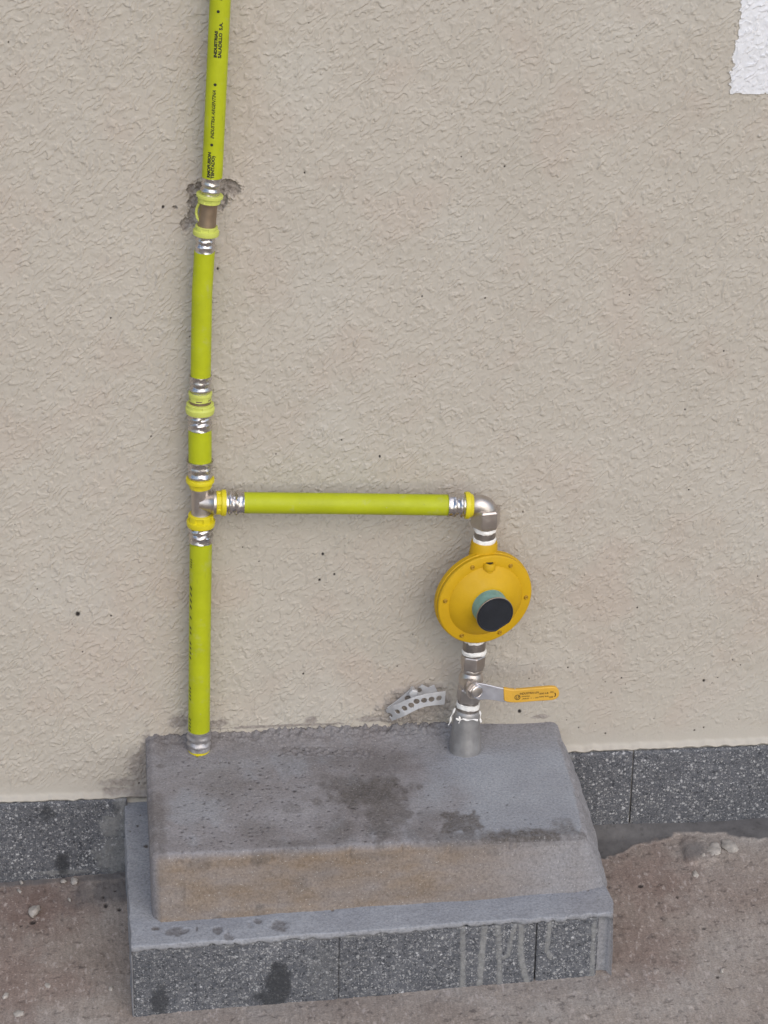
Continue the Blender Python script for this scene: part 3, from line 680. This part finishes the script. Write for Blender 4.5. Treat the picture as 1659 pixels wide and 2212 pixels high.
# reducing coupling
cp = part('press_coupling', rlathe([(868, 40), (868, 45.5), (890, 45.5), (890, 40)]), M['bronze'], pw)
cp['label'] = 'middle crimped coupling where the pipe grows wider, with two pale yellow rings'
part('sleeve', rlathe(sleeve_prof(819, 860, 43.5, .05), mod=dents(5)), M['shiny'], cp)
part('sleeve', rlathe(sleeve_prof(936, 902, 49), mod=dents(6)), M['shiny'], cp)
part('ring', rlathe([(856, 42), (856, 49), (858, 50), (862, 49.5), (864, 47.5), (866, 47.5), (871, 47.5), (873, 47), (873, 40)], 120, mod=notch((5, 6), wins, .05)), M['ring_pale'], cp)
part('ring', rlathe([(881, 44), (882, 56), (883, 57.5), (884, 57.5), (889, 57), (890, 58), (892, 61), (898, 61), (903, 58), (903, 46)], 120, mod=notch((3, 4), wins, .05)), M['ring_pale'], cp)
# tee
DB = .0315
BY = [(400, 1085), (467, 1086), (527, 1086), (750, 1088), (968, 1091), (1060, 1092)]
def branch(vx, w=0, d=None):
    d = DB if d is None else d; d = d + .012 * sstep(500, 1000, vx)
    y = np.interp(vx, [a for a, b in BY], [b for a, b in BY]); r = w / 2 * MM
    q = P(vx, y, -d); return q
def blathe(prof, seg=56, caps=True, mod=None): return sweep([branch(x, w) for x, w in prof], [w / 2 * MM for x, w in prof], seg, caps, mod)
tee_v = rlathe([(1058, 36), (1058, 41), (1064, 43), (1068, 41), (1080, 40), (1112, 40), (1118, 41), (1122, 44), (1127, 44), (1131, 36)])
tee_h = blathe([(430, 30), (448, 38), (457, 44), (461, 52), (466, 52), (468, 44)])
ga = riser(1086, 37); gb = branch(462)
gus = sweep([ga, (ga + gb) / 2, gb], [.0035, .0085, .0130], 40)
tee = part('tee_fitting', join(tee_v, tee_h, gus), M['nickel'], pw)
part('sleeve', rlathe(sleeve_prof(1004, 1050, 51, .09), mod=dents(7)), M['shiny'], tee)
part('sleeve', rlathe(sleeve_prof(1180, 1144, 51), mod=dents(8)), M['shiny'], tee)
part('sleeve', blathe(sleeve_prof(527, 486, 51), mod=dents(9)), M['shiny'], tee)
part('ring', rlathe([(1042, 46), (1043, 59), (1046, 61), (1051, 60), (1052, 54), (1054, 53), (1060, 50), (1064, 46), (1064, 36)], 120, mod=notch((5, 6), wins, .06)), M['ring'], tee)
part('ring', rlathe([(1121, 42), (1122, 53), (1124, 54), (1125, 54), (1134, 54), (1135, 54), (1136, 61), (1143, 61), (1147, 58), (1147, 46)], 120, mod=notch((3, 4), wins, .13)), M['ring'], tee)
part('ring', blathe([(466, 40), (467, 50), (469, 51), (470, 51), (476, 51), (477, 52), (479, 56), (485, 57), (488, 55), (488, 46)], 120, mod=notch((3, 4), [(c, .22) for c in (-1.2, .0, 1.2, 2.6)], .10)), M['ring'], tee)
bp = part('pipe', sweep([branch(x) for x in np.linspace(526, 968.5, 12)], [45.5 / 2 * MM] * 12, 56), M['pipe'], pw)
bp['label'] = 'level branch pipe running right to the regulator'
# elbow with its hexagon
eA = branch(1012); DV = -eA[1]
VX = [(1060, 1049.5), (1091, 1049.5), (1170, 1047), (1290, 1036), (1390, 1025), (1440, 1021.5), (1500, 1014), (1550, 1008), (1628, 1004), (1660, 1002)]
DVf = lambda vy: float(np.interp(vy, [1090, 1628], [DV, .052]))
def drop(vy, w=0):
    x = np.interp(vy, [a for a, b in VX], [b for a, b in VX]); d = DVf(vy); r = w / 2 * MM
    q = P(x, vy, -d - r); c = P(x, vy, -d); return np.array([c[0], -d, q[2]])
def dlathe(prof, seg=56, caps=True, mod=None): return rlathe(prof, seg, caps, mod, drop)
corner = np.array([drop(1120)[0], -DV, eA[2]]); rb = 17 * MM
pth = [eA, branch(1018), np.array([corner[0] - rb, -DV, corner[2]])]
for a in np.linspace(0, math.pi / 2, 12)[1:]: pth.append(np.array([corner[0] - rb + rb * math.sin(a), -DV, corner[2] - rb + rb * math.cos(a)]))
pth.append(pth[-1] + np.array([0, 0, -.006])); pth.append(pth[-1] + np.array([0, 0, -.004]))
rr = [16 * MM, 20 * MM, 22 * MM] + [22.5 * MM + 3 * MM * k / 11 for k in range(11)] + [27 * MM, 27 * MM]
elb = part('elbow_fitting', sweep(pth, rr, 48), M['nickel'], pw)
def hexl(prof, fn=drop, rot=.25):
    pts = [fn(y, prof[1][1] * .9) for y, w in prof]; V = []; F = []; n = len(pts)
    for p, (y, w) in zip(pts, prof):
        for k in range(6):
            a = rot + k * math.pi / 3; V.append(p + w / 2 * MM * np.array([math.cos(a), math.sin(a), 0]))
    for i in range(n - 1):
        for k in range(6): F.append((i * 6 + k, i * 6 + (k + 1) % 6, (i + 1) * 6 + (k + 1) % 6, (i + 1) * 6 + k))
    F.append(tuple(range(5, -1, -1))); F.append(tuple((n - 1) * 6 + k for k in range(6)))
    return np.array(V), F
bevel(part('hex_nut', hexl([(1109, 60), (1113, 67), (1142, 67), (1149, 61)], rot=math.radians(9)), M['nickel'], elb, 20), .0008)
part('sleeve', blathe(sleeve_prof(967, 1006, 50), mod=dents(10)), M['shiny'], elb)
part('ring', blathe([(1003, 46), (1004, 57), (1008, 59), (1013, 58), (1016, 52), (1021, 47), (1021, 36)], 64), M['ring'], elb)
# foot of the riser: sleeve sunk in the cement, sliver of ring
ft = part('press_coupling', rlathe(sleeve_prof(1588, 1629, 52), mod=dents(11)), M['dull'], pw)
ft['label'] = 'bottom sleeve half sunk in the cement'
part('ring', rlathe([(1621, 40), (1622, 47), (1626, 48), (1634, 48), (1634, 40)], 64), M['ring'], ft)

# lettering wrapped round the pipes
def text_mesh(s, size, shear=0, off=0):
    cu = bpy.data.curves.new('t', 'FONT'); cu.body = s; cu.size = size; cu.shear = shear; cu.offset = off; cu.resolution_u = 3
    ob = bpy.data.objects.new('t', cu); COL.objects.link(ob)
    dg = bpy.context.evaluated_depsgraph_get(); me = bpy.data.meshes.new_from_object(ob.evaluated_get(dg))
    n = len(me.vertices); co = np.zeros(n * 3); me.vertices.foreach_get('co', co); co = co.reshape(-1, 3)
    F = [tuple(p.vertices) for p in me.polygons]
    bpy.data.objects.remove(ob); bpy.data.curves.remove(cu); bpy.data.meshes.remove(me)
    return co, F
def wrap(co, F, A, B, r, theta0):
    """u runs from A towards B along the pipe, v (letter tops) runs round it to the left"""
    T = (B - A) / np.linalg.norm(B - A); front = np.array([0, -1.0, 0]); front -= T * (front @ T); front /= np.linalg.norm(front)
    left = np.array([-1.0, 0, 0]); left -= T * (left @ T) + front * (left @ front); left /= np.linalg.norm(left)
    th = theta0 + co[:, 1] / r
    return A + np.outer(co[:, 0], T) + (r + .00025) * (np.outer(np.cos(th), front) + np.outer(np.sin(th), left)), F
def fit(s, h, length, shear=0, bold=.0):
    co, F = text_mesh(s, h / .69, shear, bold); w = co[:, 0].max() - co[:, 0].min(); co[:, 0] = (co[:, 0] - co[:, 0].min()) * length / w
    return co, F
def dot(h):
    a = np.linspace(0, 2 * np.pi, 20, endpoint=False); return np.stack([h / 2 * np.cos(a), h / 2 + h / 2 * np.sin(a), 0 * a], 1), [tuple(range(20))]
R1 = 41.6 / 2 * MM
def z1(px, py): return 270 + .2685 * px, .2685 * py
def print_up(s, xb, y_end, y_start, h, shear=0, bold=0.0, is_dot=False):
    _, v0 = z1(xb, y_start); _, v1 = z1(xb, y_end)
    A, B = riser(v0, 41.6), riser(v1, 41.6); L = np.linalg.norm(B - A)
    vx, _ = z1(xb, 0); vm = (v0 + v1) / 2; cx_ = np.interp(vm, [a for a, b in RX], [b for a, b in RX])
    th = math.asin(max(-.95, min(.95, (cx_ - vx) / 20.8))) + .12
    co, F = dot(h) if is_dot else fit(s, h, L, shear, bold)
    return wrap(co, F, A, B, R1, th)
U = .000135
tx = [print_up('INDUSTRIAS', 747, 250, 465, 22 * U, 0, .00026), print_up('SALADILLO  S.A.', 781, 180, 468, 25 * U, 0, .00022), print_up('INDUSTRIA ARGENTINA', 728, 728, 1118, 26 * U, .35, .00012),
      print_up('RMOFUSION', 694, 1228, 1432, 24 * U, 0, .00026), print_up('TENTADO)', 722, 1255, 1438, 24 * U, 0, .00022), print_up('A', 786, -12, 6, 20 * U)]
for x, y in ((768, 95), (743, 683), (716, 1168)): tx.append(print_up('', x, y - 12, y, 25 * U, is_dot=True))
for q in tx: part('printed_lettering', q, M['ink'], upper)
# lower pipe: the print has turned to the left, so only its edge is seen
R2 = 47.5 / 2 * MM; tx = []
for s, y0, y1 in (('INSTALACION', 1585, 1556), ('GAS', 1518, 1488), ('INDUSTRIA ARGENTINA', 1430, 1335), ('INDUSTRIAS', 1322, 1270), ('DN 32', 1232, 1212)):
    A, B = riser(y0, 47.5), riser(y1, 47.5); L = np.linalg.norm(B - A); tx.append(wrap(*fit('IIII II III'[:max(4, len(s) // 2)], .0030, L, .15), A, B, R2, .92))
for q in tx: part('printed_lettering', q, M['ink'], lower)

# ------------------------------------------------------------------ regulator
lean = math.atan2((drop(1180)[0] - drop(1400)[0]), (drop(1180)[2] - drop(1400)[2]))
top_n, bot_n = drop(1180, 50), drop(1392, 50)
DC = np.array([P(1044, 1290, -.058)[0], -.058, P(1044, 1290, -.058)[2]])
reg = thing('gas_regulator', 'round yellow gas regulator with a teal collar and black cap', 'gas regulator', bot_n)
yaw = math.radians(9)
ax_out = np.array([math.sin(yaw), -math.cos(yaw), 0]); ax_r = np.array([math.cos(yaw), math.sin(yaw), 0])
ax_up = np.array([math.sin(lean), 0, math.cos(lean)])
def rl(prof, seg=96, cen=DC, mod=None):
    """lathe about the outward axis of the regulator; prof = (distance out, radius)"""
    th = np.arange(seg) * 2 * np.pi / seg; V = []; F = []
    for i, (d, r) in enumerate(prof):
        rr_ = r * (np.ones(seg) if mod is None else mod(i, th))
        V.append(cen + ax_out * d + np.outer(np.cos(th) * rr_, ax_r) + np.outer(np.sin(th) * rr_, ax_up))
    for i in range(len(prof) - 1):
        for k in range(seg): F.append((i * seg + k, i * seg + (k + 1) % seg, (i + 1) * seg + (k + 1) % seg, (i + 1) * seg + k))
    F.append(tuple(range(seg))); F.append(tuple((len(prof) - 1) * seg + k for k in range(seg - 1, -1, -1)))
    return np.concatenate(V), F
RD = .0588
bodyv = rl([(-.042, .014), (-.040, .024), (-.034, .034), (-.022, .044), (-.012, .0505), (-.008, RD - .002), (-.0065, RD), (.0005, RD), (.0012, RD - .0008), (.0012, RD - .0012), (.0020, RD - .0008), (.0065, RD - .0010), (.0078, RD - .0022), (.0085, RD - .006), (.0092, .0462), (.0090, .0454), (.0096, .0448), (.0122, .0420), (.0150, .0380), (.0178, .0330), (.0204, .0278), (.0222, .0245), (.0228, .0225), (.0228, .012)])
def nk(prof): return dlathe(prof, 48)
neck_t = nk([(1182, 40), (1181, 54), (1184, 57), (1196, 59), (1206, 61), (1225, 64), (1245, 56)])
neck_b = nk([(1330, 50), (1360, 66), (1376, 58), (1384, 53), (1390, 52), (1391, 40)])
RG = part('body', join(bodyv, neck_t, neck_b), M['body'], reg)
bo = DC + ax_up * .0445 + ax_out * .0085
boss = sweep([bo + ax_up * q for q in (-.017, -.012, -.0075, -.007, -.003, -.002, .004, .0055, .0055, .0050)], [.0030, .0045, .0050, .0062, .0064, .0078, .0078, .0070, .0050, .0050], 32)
part('vent_boss', boss, M['body'], reg)
part('vent_hole', sweep([bo + ax_up * .0051, bo + ax_up * .0058], [.0046, .0046], 24), M['black'], reg)
for ang in (62, 118, 178, 244, 300, 2):
    a = math.radians(ang - 4); c = DC + (.0505) * (math.cos(a) * ax_r + math.sin(a) * ax_up) + ax_out * .0082
    part('screw', rl([(0, .0027), (.0012, .0027), (.0020, .0020), (.0023, .0015), (.0017, .0006)], 16, c), M['screw'], reg)
part('collar', rl([(.020, .0200), (.020, .0210), (.0305, .0208), (.0440, .0206), (.0440, .018)], 64), M['teal'], reg)
def flat(i, th):
    c = np.cos(th + math.radians(58)); lim = .90
    return np.where(c > lim, lim / np.maximum(c, 1e-6), 1.0)
cap = part('cap', rl([(.0435, .0185), (.0435, .0214), (.0440, .0219), (.0475, .0219), (.0485, .0214), (.0485, .0204), (.0480, .0198), (.0480, .003)], 120, mod=flat), M['black'], reg)
part('cap_rim', rl([(.0442, .0212), (.0448, .0223), (.0462, .0223), (.0468, .0212)], 120, mod=flat), M['thread'], reg)
def tape(prof, seed, parent):
    def f(i, th): return 1 + .05 * perlin(th * 2.2, i * .9 + 0 * th, seed) + .03 * np.sin(th + seed)
    V, F = dlathe(prof, 64, mod=f)
    V[:, 2] += .0011 * np.sin(np.arctan2(V[:, 1] + .05, V[:, 0] - V[:, 0].mean()) * 1 + seed) + .0006 * perlin(V[:, 0] / .005, V[:, 1] / .005, seed)
    return part('thread_tape', (V, F), M['ptfe'], parent)
nip = part('nipple', dlathe([(1144, 40), (1146, 47), (1150, 45.5), (1152, 46.5), (1157, 46), (1160, 46), (1171, 46), (1176, 46), (1182, 44)]), M['thread'], reg)
tape([(1147, 42), (1148, 48), (1153, 49), (1157, 47), (1158, 42)], 31, nip); tape([(1169, 42), (1170, 48), (1174, 50), (1178, 49), (1181, 46), (1182, 42)], 32, nip)

# ------------------------------------------------------------------ ball valve
val = thing('ball_valve', 'small metal ball valve with a yellow gripped lever pointing right', 'valve', drop(1538, 50))
vb = dlathe([(1453, 40), (1454, 46), (1457, 48), (1460, 46), (1462, 44), (1466, 48), (1472, 53), (1480, 54), (1486, 52), (1490, 47), (1492, 46), (1496, 48), (1500, 50), (1502, 40)])
VB = part('body', vb, M['nickel'], val)
bevel(part('hex_end', hexl([(1424, 50), (1427, 55), (1448, 55), (1455, 50)], rot=math.radians(-22)), M['nickel'], val, 20), .0008)
bevel(part('hex_end', hexl([(1492, 48), (1496, 55), (1519, 55), (1525, 50)], rot=math.radians(-22)), M['nickel'], val, 20), .0008)
n1 = part('nipple', dlathe([(1386, 44), (1388, 50), (1393, 49), (1397, 50), (1413, 50.5), (1416, 49), (1424, 47)]), M['thread'], val)
tape([(1389, 44), (1390, 49), (1393, 49.5), (1395, 49), (1396, 44)], 33, n1); tape([(1413, 46), (1414, 51), (1417, 54), (1420, 54), (1423, 51), (1424, 46)], 34, n1)
mk = [box(drop(1404, 50) + np.array([.0128 * math.sin(a), -.0136 * math.cos(a) + .0002, 0]), (.0005 * s_, 0, 0), (0, .0003, 0), (0, 0, .0025 * t_)) for a, s_, t_ in ((.55, .8, 1), (.75, 1, .7), (.85, .8, 1), (1.05, 1, .8))]
n2 = part('nipple', dlathe([(1522, 44), (1523, 47), (1530, 47), (1538, 48), (1541, 49), (1558, 50), (1560, 44)]), M['thread'], val)
tape([(1529, 46), (1530, 51), (1533, 52), (1538, 52), (1540, 49), (1541, 46)], 35, n2)
# stem, nut and lever: the stem points out and a little right
vc = drop(1487, 50); sd = np.array([.36, -.93, 0]); sd /= np.linalg.norm(sd)
def along(prof, c, ax, seg=32, hexa=False):
    T = ax / np.linalg.norm(ax); a = np.array([0, 0, 1.0]); a -= T * (a @ T); a /= np.linalg.norm(a); b = np.cross(T, a); sg = 6 if hexa else seg
    th = np.arange(sg) * 2 * np.pi / sg + .3; V = np.concatenate([c + T * d + np.outer(np.cos(th) * r, a) + np.outer(np.sin(th) * r, b) for d, r in prof]); F = []
    for i in range(len(prof) - 1):
        for k in range(sg): F.append((i * sg + k, i * sg + (k + 1) % sg, (i + 1) * sg + (k + 1) % sg, (i + 1) * sg + k))
    F.append(tuple(range(sg))); F.append(tuple((len(prof) - 1) * sg + k for k in range(sg - 1, -1, -1)))
    return V, F
SC = P(1030.5, 1495, -.0790); s0 = SC - sd * .028
part('stem', along([(0, .0095), (.012, .0095), (.0125, .0070), (.0285, .0070), (.029, .0062)], s0, sd), M['nickel'], val)
YL = -.0765
def lv(vx, vy, dy=0.0): return P(vx, vy, YL + dy)
plate = [(1034, 1476), (1047, 1478), (1060, 1481), (1076, 1485), (1100, 1489), (1120, 1489), (1120, 1515), (1100, 1518), (1084, 1516), (1068, 1513), (1050, 1511), (1034, 1512), (1024, 1508), (1019, 1499), (1021, 1488), (1026, 1480)]
lev = part('lever', prism([lv(*q) for q in plate], (0, .0026, 0)), M['chrome'], val); bevel(lev, .0005)
z0 = lambda x, y: (1058.5 + .09766 * x, 1458.1 + .09766 * y)   # survey of the grip
grip = [(300, 298), (360, 306), (460, 325), (560, 330), (700, 322), (900, 304), (1100, 285), (1250, 272), (1370, 266), (1440, 272), (1490, 300), (1525, 350), (1537, 410), (1525, 470), (1490, 515), (1440, 545), (1370, 562), (1250, 572), (1050, 582), (850, 598), (700, 612), (560, 618), (440, 612), (370, 600), (310, 575)]
gr = part('grip', prism([P(*z0(*q), YL - .0014) for q in grip], (0, .0052, 0)), M['grip'], lev); bevel(gr, .0012, 3)
def flat_text(s, x0, x1, yb, h):
    co, F = fit(s, h * .09766 * MM * 1.1, np.linalg.norm(P(*z0(x1, yb), YL) - P(*z0(x0, yb), YL)), 0, .00003)
    o_ = P(*z0(x0, yb), YL - .00165); return co[:, [0]] * np.array([1.0, 0, 0]) + co[:, [1]] * np.array([0, 0, 1.0]) + np.outer(co[:, 0], [0, 0, .05]) + o_, F
def ringm(cx_, cy_, ro, ri, a0=0, a1=2 * math.pi, n=28):
    a = np.linspace(a0, a1, n); k = .09766 * MM; c = P(*z0(cx_, cy_), YL - .00165)
    o_ = np.stack([c[0] + ro * k * np.cos(a), 0 * a + c[1], c[2] + ro * k * np.sin(a)], 1); i_ = np.stack([c[0] + ri * k * np.cos(a), 0 * a + c[1], c[2] + ri * k * np.sin(a)], 1)
    return np.concatenate([o_, i_]), [(j, j + 1, n + j + 1, n + j) for j in range(n - 1)]
tx = [flat_text('INDUSTRIA-LIN', 660, 1075, 440, 48), flat_text('600 LB', 1095, 1290, 432, 38), flat_text('ON', 1330, 1400, 400, 40), flat_text('OFF', 1305, 1395, 515, 40), flat_text('DN 3/4', 1095, 1290, 498, 28),
      flat_text('INDUSTRIA', 700, 880, 490, 22), flat_text('ARG 1 - 20', 710, 1070, 540, 24), flat_text('LP', 578, 650, 525, 60), ringm(607, 495, 66, 52), ringm(1375, 440, 85, 66, -.75, .75)]
for q in tx: part('printed_lettering', q, M['ink'], lev)
part('washer', along([(.0215, .0105), (.0215, .0115), (.0235, .0115), (.0235, .0105)], s0, sd, 36), M['nickel'], val)
part('nut', along([(.0233, .0090), (.0233, .0097), (.0262, .0097), (.0268, .0088)], s0, sd, hexa=True), M['nickel'], val)
part('stem_end', along([(.0255, .0072), (.0262, .0078), (.0285, .0078), (.0292, .0068), (.0280, .0055), (.0270, .003)], s0, sd, 32), M['shiny'], val)

# ------------------------------------------------------------------ socket in the cement under the valve
sk_ = thing('pipe_socket', 'tapered grey steel socket rising from the cement under the valve', 'pipe socket', drop(1630, 66))
part('shell', dlathe([(1545, 40), (1546, 54), (1549, 58), (1556, 59), (1560, 58), (1566, 59), (1590, 63), (1612, 68), (1622, 70), (1629, 71), (1640, 72)], 64, mod=lambda i, th: 1 + .012 * perlin(np.cos(th) * 2, np.sin(th) * 2 + i * .4, 44)), M['galv'], sk_)
# torn ends of thread tape hanging over its mouth
for pts in ([(983, 1530), (979, 1540), (974, 1548), (973, 1558), (969, 1566)], [(1036, 1536), (1038, 1544), (1037, 1552), (1039, 1560)], [(985, 1552), (992, 1556), (1000, 1553), (1010, 1556), (1022, 1554), (1032, 1556)], [(992, 1548), (994, 1556), (991, 1562)]):
    q = [P(a, b, -.052 - (.016 if 985 <= a <= 1032 else .006)) for a, b in pts]; t_ = np.linspace(0, len(q) - 1, 4 * len(q))
    q = [np.array([np.interp(s_, range(len(q)), [w_[j] for w_ in q]) for j in range(3)]) for s_ in t_]
    part('torn_tape', sweep(q, [.0009 + .0005 * math.sin(3 * s_) for s_ in t_], 8), M['ptfe'], sk_)

# ------------------------------------------------------------------ perforated strap screwed to the wall
st0 = P(838, 1540, -.02)
strap = thing('perforated_strap', 'bent zinc strap full of round holes by the foot of the wall', 'metal strap', st0)
def z4(x, y): return 810.1 + .1302 * x, 1447.3 + .1302 * y
import bmesh
def strap_mesh(top, bot, ys, holes, th=.0014, hr=52):
    """flat band between two surveyed edges, with round holes cut through (Boolean-free: n-gon band split per hole)"""
    n = len(top); T = [P(*z4(*t), y) for t, y in zip(top, ys)]; B = [P(*z4(*b), y) for b, y in zip(bot, ys)]
    # resample along the band, finely, and drop the quads that fall inside a hole
    N, K = 220, 44; s = np.linspace(0, n - 1, N)
    Ti = np.stack([np.interp(s, range(n), [q[j] for q in T]) for j in range(3)], 1); Bi = np.stack([np.interp(s, range(n), [q[j] for q in B]) for j in range(3)], 1)
    for _ in range(14):
        for A_ in (Ti, Bi): A_[1:-1] = (A_[:-2] + A_[2:] + 2 * A_[1:-1]) / 4
    w_ = np.linspace(0, 1, K); V = Ti[:, None, :] * (1 - w_)[None, :, None] + Bi[:, None, :] * w_[None, :, None]
    ctr = (V[:-1, :-1] + V[1:, 1:]) / 2; keep = np.ones(ctr.shape[:2], bool)
    for (hx, hy) in holes:
        # hole centre: nearest point of the band to the ray
        d0 = ray(*z4(hx, hy)); d0 = d0 / np.linalg.norm(d0); rel = ctr - CAM; dist = np.linalg.norm(rel - (rel @ d0)[..., None] * d0, axis=-1)
        c = ctr[np.unravel_index(dist.argmin(), dist.shape)]
        keep &= np.linalg.norm(ctr - c, axis=-1) > hr * .1302 * MM
    F = grid_faces(N, K, keep); V = V.reshape(-1, 3); V, F, _ = compact(V, F, {})
    return V, F, th
def strap_obj(name, *a):
    V, F, th = strap_mesh(*a); o = raw_mesh(name, V, F, M['strap'], strap)
    md = o.modifiers.new('solid', 'SOLIDIFY'); md.thickness = th; md.offset = 0
    return o
strap_obj('front_band', [(180, 660), (300, 590), (450, 525), (600, 465), (720, 425), (850, 395), (1000, 372), (1170, 350)], [(285, 842), (400, 795), (500, 755), (620, 690), (720, 640), (850, 598), (1000, 580), (1150, 570)],
          [-.010, -.020, -.026, -.029, -.030, -.030, -.029, -.026], [(255, 742), (372, 690), (490, 635), (600, 582), (690, 520), (812, 502), (938, 487), (1062, 466)])
strap_obj('back_band', [(200, 625), (330, 530), (470, 420), (580, 320), (680, 330), (780, 240), (880, 290), (980, 245)], [(285, 700), (420, 620), (560, 520), (640, 470), (740, 420), (830, 400), (930, 385), (1040, 365)],
          [-.011, -.012, -.011, -.010, -.011, -.012, -.010, -.008], [(540, 465), (730, 330)])
sc_ = P(*z4(640, 380), -.018)
part('screw', along([(-.012, .003), (.0, .003), (.0, .0062), (.0035, .0062), (.0045, .005), (.0045, .002)], sc_, np.array([0, -1.0, 0]), hexa=True), M['strap'], strap)

# ------------------------------------------------------------------ crumbs of plaster lying about
def crumb_obj(name, c, rx, ry, rz, label, cat, group, seed, mt_=None, rot=0.0):
    bm = bmesh.new(); bmesh.ops.create_icosphere(bm, subdivisions=3, radius=1.0)
    for v in bm.verts:
        q = np.array(v.co); k = 1 + .28 * float(perlin(q[0] * 1.6 + seed, q[1] * 1.6 + q[2], seed)) + .12 * float(perlin(q[0] * 4, q[1] * 4 + q[2] * 3, seed + 1))
        v.co = Vector((q[0] * k * rx, q[1] * k * ry, max(q[2] * k, -.45) * rz))
    me = bpy.data.meshes.new(name); bm.to_mesh(me); bm.free()
    for p in me.polygons: p.use_smooth = True
    me.materials.append(mt_ or M['chip']); o = bpy.data.objects.new(name, me); COL.objects.link(o)
    o.location = (c[0], c[1], GS * c[0] + rz * .38); o.rotation_euler = (0, 0, rot); tag(o, label, cat, group); return o
GRP = 'plaster crumbs on the pavement'
for k, (vx, vy, rx, ry, rz, lab) in enumerate([
        (1541, 1839, 18, 20, .0045, 'flat pale plaster flake nearer the plinth of the two by the right skirting'),
        (1575, 1829, 19, 19, .0045, 'flat whitish plaster flake farther from the plinth of the two by the right skirting'),
        (1519, 1852, 7, 5, .005, 'small pale chip tucked in front of the two plaster flakes'),
        (74, 1971, 13, 15, .006, 'round grey mortar blob alone on the reddish pavement at left'),
        (161, 1906, 9, 8, .005, 'bright white chip lying against the left stone skirting'),
        (137, 1905, 8, 5, .003, 'small pale crumbs just left of the bright chip under the left skirting'),
        (46, 1908, 4, 5, .003, 'small whitish crumb under the skirting near the left picture edge'),
        (42, 1926, 4, 5, .002, 'tiny tan crumb above the round mortar blob at left'),
        (12, 2154, 6, 7, .004, 'white angular crumb by the lower left picture edge'),
        (150, 1945, 3, 4, .003, 'tiny white crumb between the round blob and the plinth'),
        (40, 2191, 12, 7, .003, 'long thin pale sliver in the lower left corner'),
        (1560, 2100, 4, 5, .004, 'single white crumb beside a dark hollow at lower right'),
        (1502, 1890, 8, 9, .003, 'pinkish pebble embedded below the two plaster flakes'),
        (240, 2137, 6, 6, .003, 'grey pebble beside the left end of the plinth front'),
        (103, 2130, 7, 7, .002, 'flat tan pebble in the middle of the left pavement')]):
    crumb_obj('plaster_crumb', G(vx, vy), rx * MM * .9, ry * MM * 1.5, rz * .8, lab, 'crumb', GRP, 200 + k, rot=rs.uniform(-.5, .5) if k != 10 else .6)
